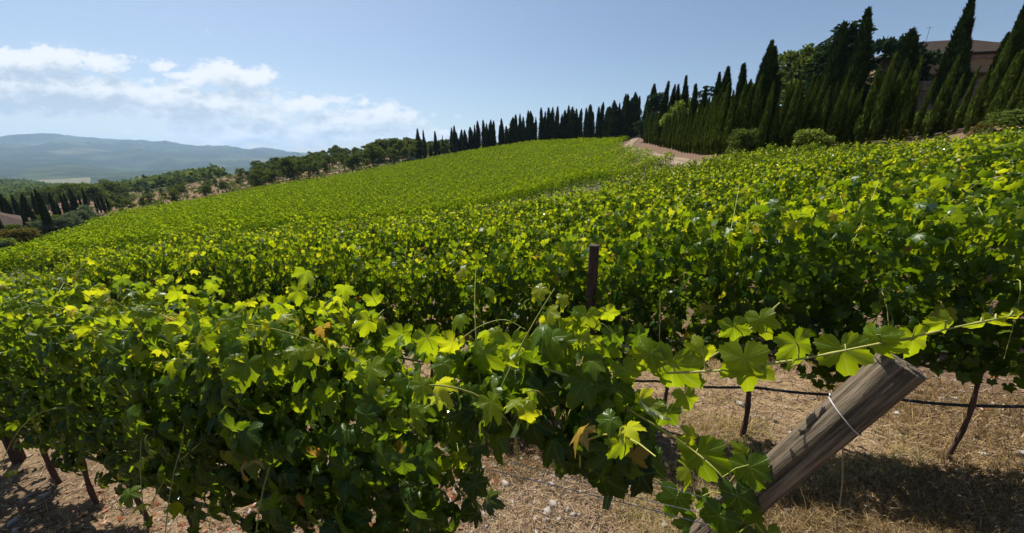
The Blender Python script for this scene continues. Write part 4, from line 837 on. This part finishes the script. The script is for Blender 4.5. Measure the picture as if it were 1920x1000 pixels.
for (u, Y, vt, s, w, lab) in ((1388, 30.5, 246, 'green', 1.1, 'round green bush at the foot of the slim cypresses'), (1510, 29.2, 246, 'lime', 1.6, 'large yellow-green bush at the edge of the vines'), (1540, 29.6, 258, 'lime', 1.6, 'low yellow-green bush right of the large one'), (1895, 20.5, 208, 'green', 2.1, 'wide dark green bush at the right edge above the vines'), (1835, 22.5, 234, 'russet', 1.2, 'small dull bush between the two rightmost slim cypresses'), (1735, 27.5, 238, 'green', 1.2, 'low green shrub below the villa wall'), (1690, 28.5, 246, 'russet', 1.2, 'low brownish shrub between slim cypresses')):
    p = gpt(u, Y, -.1); tree('bush', BUSH[s][0], p, max(.7, height_to(p, vt)), lab, 'bush', 'bushes along the bank', w)
# the long line on the far crest
xs = np.arange(852, 1200, 7.6)
for i, u in enumerate(xs):
    u = u+pr.uniform(-2.5, 2.5); Yb = float(np.interp(u, FE[:, 0], FE[:, 1]))+4+pr.uniform(0, 3); vt = float(np.interp(u, [852, 900, 960, 1000, 1060, 1110, 1150, 1200], [240, 234, 226, 213, 205, 203, 190, 178]))+pr.uniform(-9, 9)
    p = gpt(u, Yb, -.1); tree('cypress_tree', (CYP_MID[i % 5], ST['big']), p, height_to(p, vt), f'dark cypress of the long line on the crest, {ordinal(i+1)} from the left', 'cypress', 'cypresses in the long line on the crest', pr.uniform(.9, 1.35))
for i, (u, Y, vt, w) in enumerate([(787, 140, 242, 1.1), (797, 140, 244, .7), (818, 142, 246, .9), (808, 144, 268, .7), (824, 144, 262, .7), (831, 140, 254, .6), (839, 142, 262, .6), (848, 140, 240, .9), (768, 150, 262, .7)]):
    p = gpt(u, Y, -.1); tree('cypress_tree', (CYP_MID[i % 5], ST['big']), p, height_to(p, vt), f'lone dark cypress near the small white house, {ordinal(i+1)} of the loose group', 'cypress', 'loose cypresses by the white house', w)
# lower left group by the field edge
LL = [(22, 356, 96, .9), (4, 362, 85, 1), (10, 384, 70, 1.0), (44, 366, 100, .9), (62, 364, 96, 1.0), (56, 384, 80, .9), (78, 362, 104, .9), (92, 362, 92, 1.1), (98, 356, 84, .85), (72, 392, 82, 1.0), (110, 362, 100, 1.0), (128, 364, 104, .9), (134, 362, 106, .8), (148, 354, 104, .85), (142, 374, 106, .8), (158, 366, 110, .7), (168, 352, 112, .8), (184, 372, 112, .7), (190, 374, 114, .7), (198, 366, 112, .8), (206, 372, 112, .8), (31, 372, 92, .9), (118, 378, 98, .8)]
for i, (u, vt, Y, w) in enumerate(LL):
    if i in (2, 8): Y = {2: 56, 8: 60}[i]
    p = gpt(u, Y*.85 if i not in (2, 8) else Y, -.1); tree('cypress_tree', (CYP_MID[i % 5], ST['big']), p, max(4, height_to(p, vt)), f'dark slender cypress of the lower left group, {ordinal(sorted(q[0] for q in LL).index(u)+1)} from the left', 'cypress', 'cypresses at the lower left field edge', w*(.95 if i not in (2, 8) else .75))
for i, (u, Y, h, s, w) in enumerate([(125, 62, 3.0, 'olive', 1.3), (142, 66, 3.2, 'olive', 1.2), (156, 69, 3.2, 'olive', 1.2), (172, 72, 3.8, 'olive', 1.1), (82, 60, 3.0, 'olive', 1.2), (94, 60, 2.8, 'olive', 1.0), (45, 52, 2.8, 'russet', 1.9), (62, 54, 2.4, 'russet', 1.3), (20, 47, 2.2, 'lime', 1.2), (2, 46, 2.2, 'olive', 1.2), (34, 60, 2.6, 'green', 1.2), (80, 70, 3, 'green', 1.2), (112, 72, 2.6, 'green', 1.2)]):
    p = gpt(u, Y, -.1); nm = {'olive': 'silvery olive', 'russet': 'russet brown', 'lime': 'yellow-green', 'green': 'dark green'}[s]
    tree('bush', BUSH[s][i % 2], p, h, f'{nm} bush along the lower left field edge, {ordinal(i+1)} of the bushes there', 'bush', 'bushes at the lower left field edge', w)
# oaks of the wooded hillside
def hill_v(u): return np.interp(u, [180, 210, 300, 400, 500, 570, 640, 680, 760, 860], [352, 349, 338, 318, 300, 291, 276, 270, 262, 266])
oaks = []; rt = random.Random(12)
for layer, (f0, f1, num) in enumerate([(0.0, .10, 34), (.10, .35, 44), (.35, .65, 52), (.65, .95, 60)]):
    for i in range(num):
        u = 195+(i+rt.random())/num*665; Y0 = float(np.interp(u, FE[:, 0], FE[:, 1]))+10; Y1 = float(np.interp(u, [190, 300, 500, 650, 860], [250, 270, 260, 240, 215])); f = rt.uniform(f0, f1)
        if u < 480 and rt.random() < (.62 if f < .4 else .4): continue
        if 600 < u < 640 and f < .12: continue
        Y = Y0+(Y1-Y0)*f; p = gpt(u, Y, -.2); h = rt.uniform(4.5, 8.5)*(1 if u > 480 else .62)
        vt = hill_v(u)+rt.uniform(-5, 6)
        h = min(h, max(2.6, height_to(p, vt)))
        zone = 'open scrubby' if u < 400 else 'middle' if u < 600 else 'upper'
        oaks.append((u, zone, OAKS[rt.randrange(5)], p, h, rt.uniform(.85, 1.25)))
zc_ = {}
for u, zone, src, p, h, w in sorted(oaks, key=lambda q: q[0]):
    zc_[zone] = zc_.get(zone, 0)+1
    tree('oak_tree', src, p, h, f'green oak on the {zone} part of the wooded hillside, {ordinal(zc_[zone])} from the left', 'tree', f'oaks on the {zone} part of the hillside', w)
for i, u in enumerate(np.linspace(700, 860, 16)):
    p = gpt(u, 165+rt.uniform(-8, 20), -.2); tree('oak_tree', OAKS[i % 5], p, max(4, height_to(p, hill_v(u)+rt.uniform(-4, 6))), f'rounded oak in the clump left of the white house, {ordinal(i+1)} from the left', 'tree', 'oaks near the white house', 1.15)
for i, u in enumerate(sorted(rt.uniform(-10, 240) for _ in range(46))):      # darker wooded ground at the left behind the cypresses
    Y = rt.uniform(130, 330); p = gpt(u, Y, -.2)
    tree('oak_tree', OAKS[i % 5], p, rt.uniform(5, 9), f'green oak in the wood behind the lower left cypresses, {ordinal(i+1)} from the left', 'tree', 'oaks behind the lower left cypresses', 1.3)
# low scrub and distant woods as masses
def mass_trees(name, n, seed, fn, size, label, mat=M_OAK, per=26):
    rng = np.random.default_rng(seed); PP = []; 
    xy = fn(rng, n); z = gz(xy[:, 0], xy[:, 1]); m = len(xy); s = size*rng.uniform(.6, 1.3, m)
    d = unit(rng.normal(0, 1, (m, per, 3))); d[..., 2] = np.abs(d[..., 2]); P_ = np.c_[xy, z][:, None]+d*s[:, None, None]*[1, 1, 1.1]*rng.uniform(.6, 1, (m, per, 1))
    P_ = P_.reshape(-1, 3); dd = d.reshape(-1, 3); V, Q, T = sprays(P_, dd+rng.normal(0, .4, dd.shape), dd+rng.normal(0, .7, dd.shape), np.repeat(s, per)*.5*rng.uniform(.7, 1.3, len(P_)), np.clip(np.repeat(rng.random(m)*.5, per)+.5*rng.random(len(P_)), 0, 1), rng, asp=.8)
    return tag(obj(name, make_mesh(name, V, Q, mat, dict(tone=T))), label, 'trees', kind='stuff')
def hillside(rng, n):
    u = rng.uniform(190, 860, n); Y0 = np.interp(u, FE[:, 0], FE[:, 1])+6; Y = Y0+(300-Y0)*rng.random(n); x = (u-960)/F*Y*.98
    k = (u > 420) | (rng.random(n) < .75); return np.c_[x, Y][k]
mass_trees('scrub', 1500, 1, hillside, 1.0, 'low green scrub dotted over the pinkish hillside', per=22)
def wood(rng, n):
    u = rng.uniform(-150, 420, n); Y = np.exp(rng.uniform(math.log(260), math.log(1000), n)); return np.c_[(u-960)/F*Y, Y]
mass_trees('woods', 5200, 2, wood, 6.0, 'dark green wood covering the valley side at the left', per=18)
def crest(rng, n):
    u = rng.uniform(860, 1260, n); Y = np.interp(u, FE[:, 0], FE[:, 1])+8+rng.random(n)*14; return np.c_[(u-960)/F*Y, Y]
mass_trees('undergrowth', 420, 3, crest, 1.3, 'dark undergrowth below the crest cypresses', per=30)
def bankscrub(rng, n):
    u = rng.uniform(1350, 1950, n); Y = rng.uniform(31, 46, n)*np.interp(u, [1350, 1900], [1.15, .8]); return np.c_[(u-960)/F*Y*.98, Y]
mass_trees('undergrowth', 900, 4, bankscrub, .75, 'dark undergrowth between the slim cypresses on the bank', per=30)

# ------------------------------------------------------------------ villa on the right
def hip_roof(mb, x0, x1, y0, y1, z, h, ov=.5):
    x0 -= ov; x1 += ov; y0 -= ov; y1 += ov; d = (y1-y0)/2; ym = (y0+y1)/2
    V = [(x0, y0, z), (x1, y0, z), (x1, y1, z), (x0, y1, z), (x0+d, ym, z+h), (x1-d, ym, z+h), (x0, y0, z-.18), (x1, y0, z-.18), (x1, y1, z-.18), (x0, y1, z-.18)]
    mb.add(V, [(0, 1, 5, 4), (2, 3, 4, 5), (1, 2, 5, 5), (3, 0, 4, 4), (6, 7, 1, 0), (7, 8, 2, 1), (8, 9, 3, 2), (9, 6, 0, 3), (6, 9, 8, 7)])
p = gpt(1740, 48); vz = p.z
vil = thing('villa', 'old stone villa with hipped tiled roofs and terraces behind the tall cypresses', 'house', (at(1722, 100, 50).x, 50, 4.6), rot=(0, 0, R(-14)))
def part(name, build, mat, parent, label=None):
    mb = MB(); build(mb); o = obj(name, mb.mesh(name, mat), parent)
    if label: o['label'] = label
    return o
w1 = part('wall', lambda m: m.box((4.5, 5, 3.2), (15, 9, 8.6)), M_PLASTER, vil, 'tan plastered upper wall')
w2 = part('wall', lambda m: (m.box((23.5, 6.2, 3.0), (23, 9, 9.6))), M_RUBBLE, vil, 'grey-brown rubble stone wall')
part('roof', lambda m: hip_roof(m, -3.0, 12, .5, 9.5, 7.55, 2.5), M_TILE, vil, 'higher hipped roof')
part('roof', lambda m: hip_roof(m, 12.0, 35, 1.7, 10.7, 7.85, 2.0), M_TILE, vil, 'long lower roof')
part('cornice', lambda m: m.box((4.4, .42, 7.05), (15.3, .25, .35)), M_COPING, vil)
part('cornice', lambda m: m.box((23.5, 1.62, 7.35), (23.1, .25, .35)), M_COPING, vil)
part('terrace', lambda m: m.box((14, -2.0, -.4), (36, 3.6, 7.0)), M_RUBBLE, vil, 'rubble stone retaining wall of the terrace')
part('coping', lambda m: m.box((14, -3.75, 3.2), (36.4, .5, .3)), M_COPING, vil)
part('parapet', lambda m: m.box((14, -3.7, 3.7), (36.0, .25, .7)), M_RUBBLE, vil)
part('awning', lambda m: m.box((5, -.6, 5.1), (12, 2.4, .14)), M_COPING, vil)
for x in (0.5, 4.6, 8.2, 16, 20.5, 25, 29):
    y = .5 if x < 12 else 1.7
    f = part('window', lambda m: [m.box((x+dx, y-.05, 4.2), (.12, .14, 1.6)) for dx in (-.56, .56)]+[m.box((x, y-.05, 4.2+dz), (1.0, .13, .12)) for dz in (-.74, .74)]+[m.box((x, y-.03, 4.2), (.06, .08, 1.36))], M_WHITE, vil)
    part('pane', lambda m: m.box((x, y-.02, 4.2), (1.0, .05, 1.36)), M_GLASS, f)
for x, w_ in ((3.2, 1.6), (16.5, 3.0), (24, 2.6)):
    def arch(m):
        q = np.linspace(0, math.pi, 13); pts = [(x+w_/2*math.cos(a_), -3.83, .6+w_/2*math.sin(a_)) for a_ in q]+[(x-w_/2, -3.83, -2.4), (x+w_/2, -3.83, -2.4)]
        n = len(pts); fr = np.array(pts); bk = fr+[0, .3, 0]; c = len(pts)*2
        m.add(np.r_[fr, bk, [(x, -3.83, -.5)]], [(i, (i+1) % n, c, c) for i in range(n)]+[(i, n+i, n+(i+1) % n, (i+1) % n) for i in range(n)])
    part('archway', arch, M_DARK, vil)
part('chimney', lambda m: (m.box((2.0, 5, 10.1), (.7, .7, 1.2)), m.box((2.0, 5, 10.75), (.9, .9, .12))), M_RUBBLE, vil)
part('aerial', lambda m: (m.tube([(3.4, 5, 9.6), (3.4, 5, 11.8)], .02, 5), m.tube([(3.0, 5, 11.6), (3.8, 5, 11.6)], .015, 5)), M_HOSE, vil)
def house(name, label, p, rz, sx, sy, h, rh, wall, seed):
    o = thing(name, label, 'house', tuple(p), rot=(0, 0, rz))
    part('wall', lambda m: m.box((0, 0, h/2-.5), (sx, sy, h+1)), wall, o)
    part('roof', lambda m: hip_roof(m, -sx/2, sx/2, -sy/2, sy/2, h+.02, rh, .4), M_FARM, o)
    for x in (-sx/4, sx/4): part('window', lambda m: m.box((x, -sy/2-.02, h*.55), (.9, .08, 1.2)), M_GLASS, o)
    part('door', lambda m: m.box((0, -sy/2-.02, 1.0), (1.0, .08, 2.0)), M_STAKE, o); return o
house('small_house', 'small white house half hidden by cypresses on the far crest', gpt(782, 152), R(10), 6, 5, 3.2, 1.2, M_WHITE, 1)
house('farmhouse', 'low farm building with a pinkish tiled roof at the left edge', gpt(14, 74), R(-35), 14, 7, 2.2, 1.9, M_WHITE, 2)

# ------------------------------------------------------------------ haze
zmin = float(Vg[:, 2].min())-1.5; zmax = float(Vg[:, 2].max())+40; ex = 11100
mb = MB(); mb.box((0, 0, (zmin+zmax)/2), (2*ex, 2*ex, zmax-zmin)); m = bpy.data.materials.new('haze'); m.use_nodes = True; t = NT(m.node_tree)
pv = t.n('ShaderNodeVolumePrincipled', {'Color': (.45, .68, 1, 1), 'Density': HAZE_DENSITY, 'Anisotropy': .25}); t.n('ShaderNodeOutputMaterial', {1: pv.outputs[0]})
tag(obj('haze', mb.mesh('haze', m)), 'thin blue summer haze filling the valley air', 'haze', kind='stuff')
print('z range', zmin, zmax)
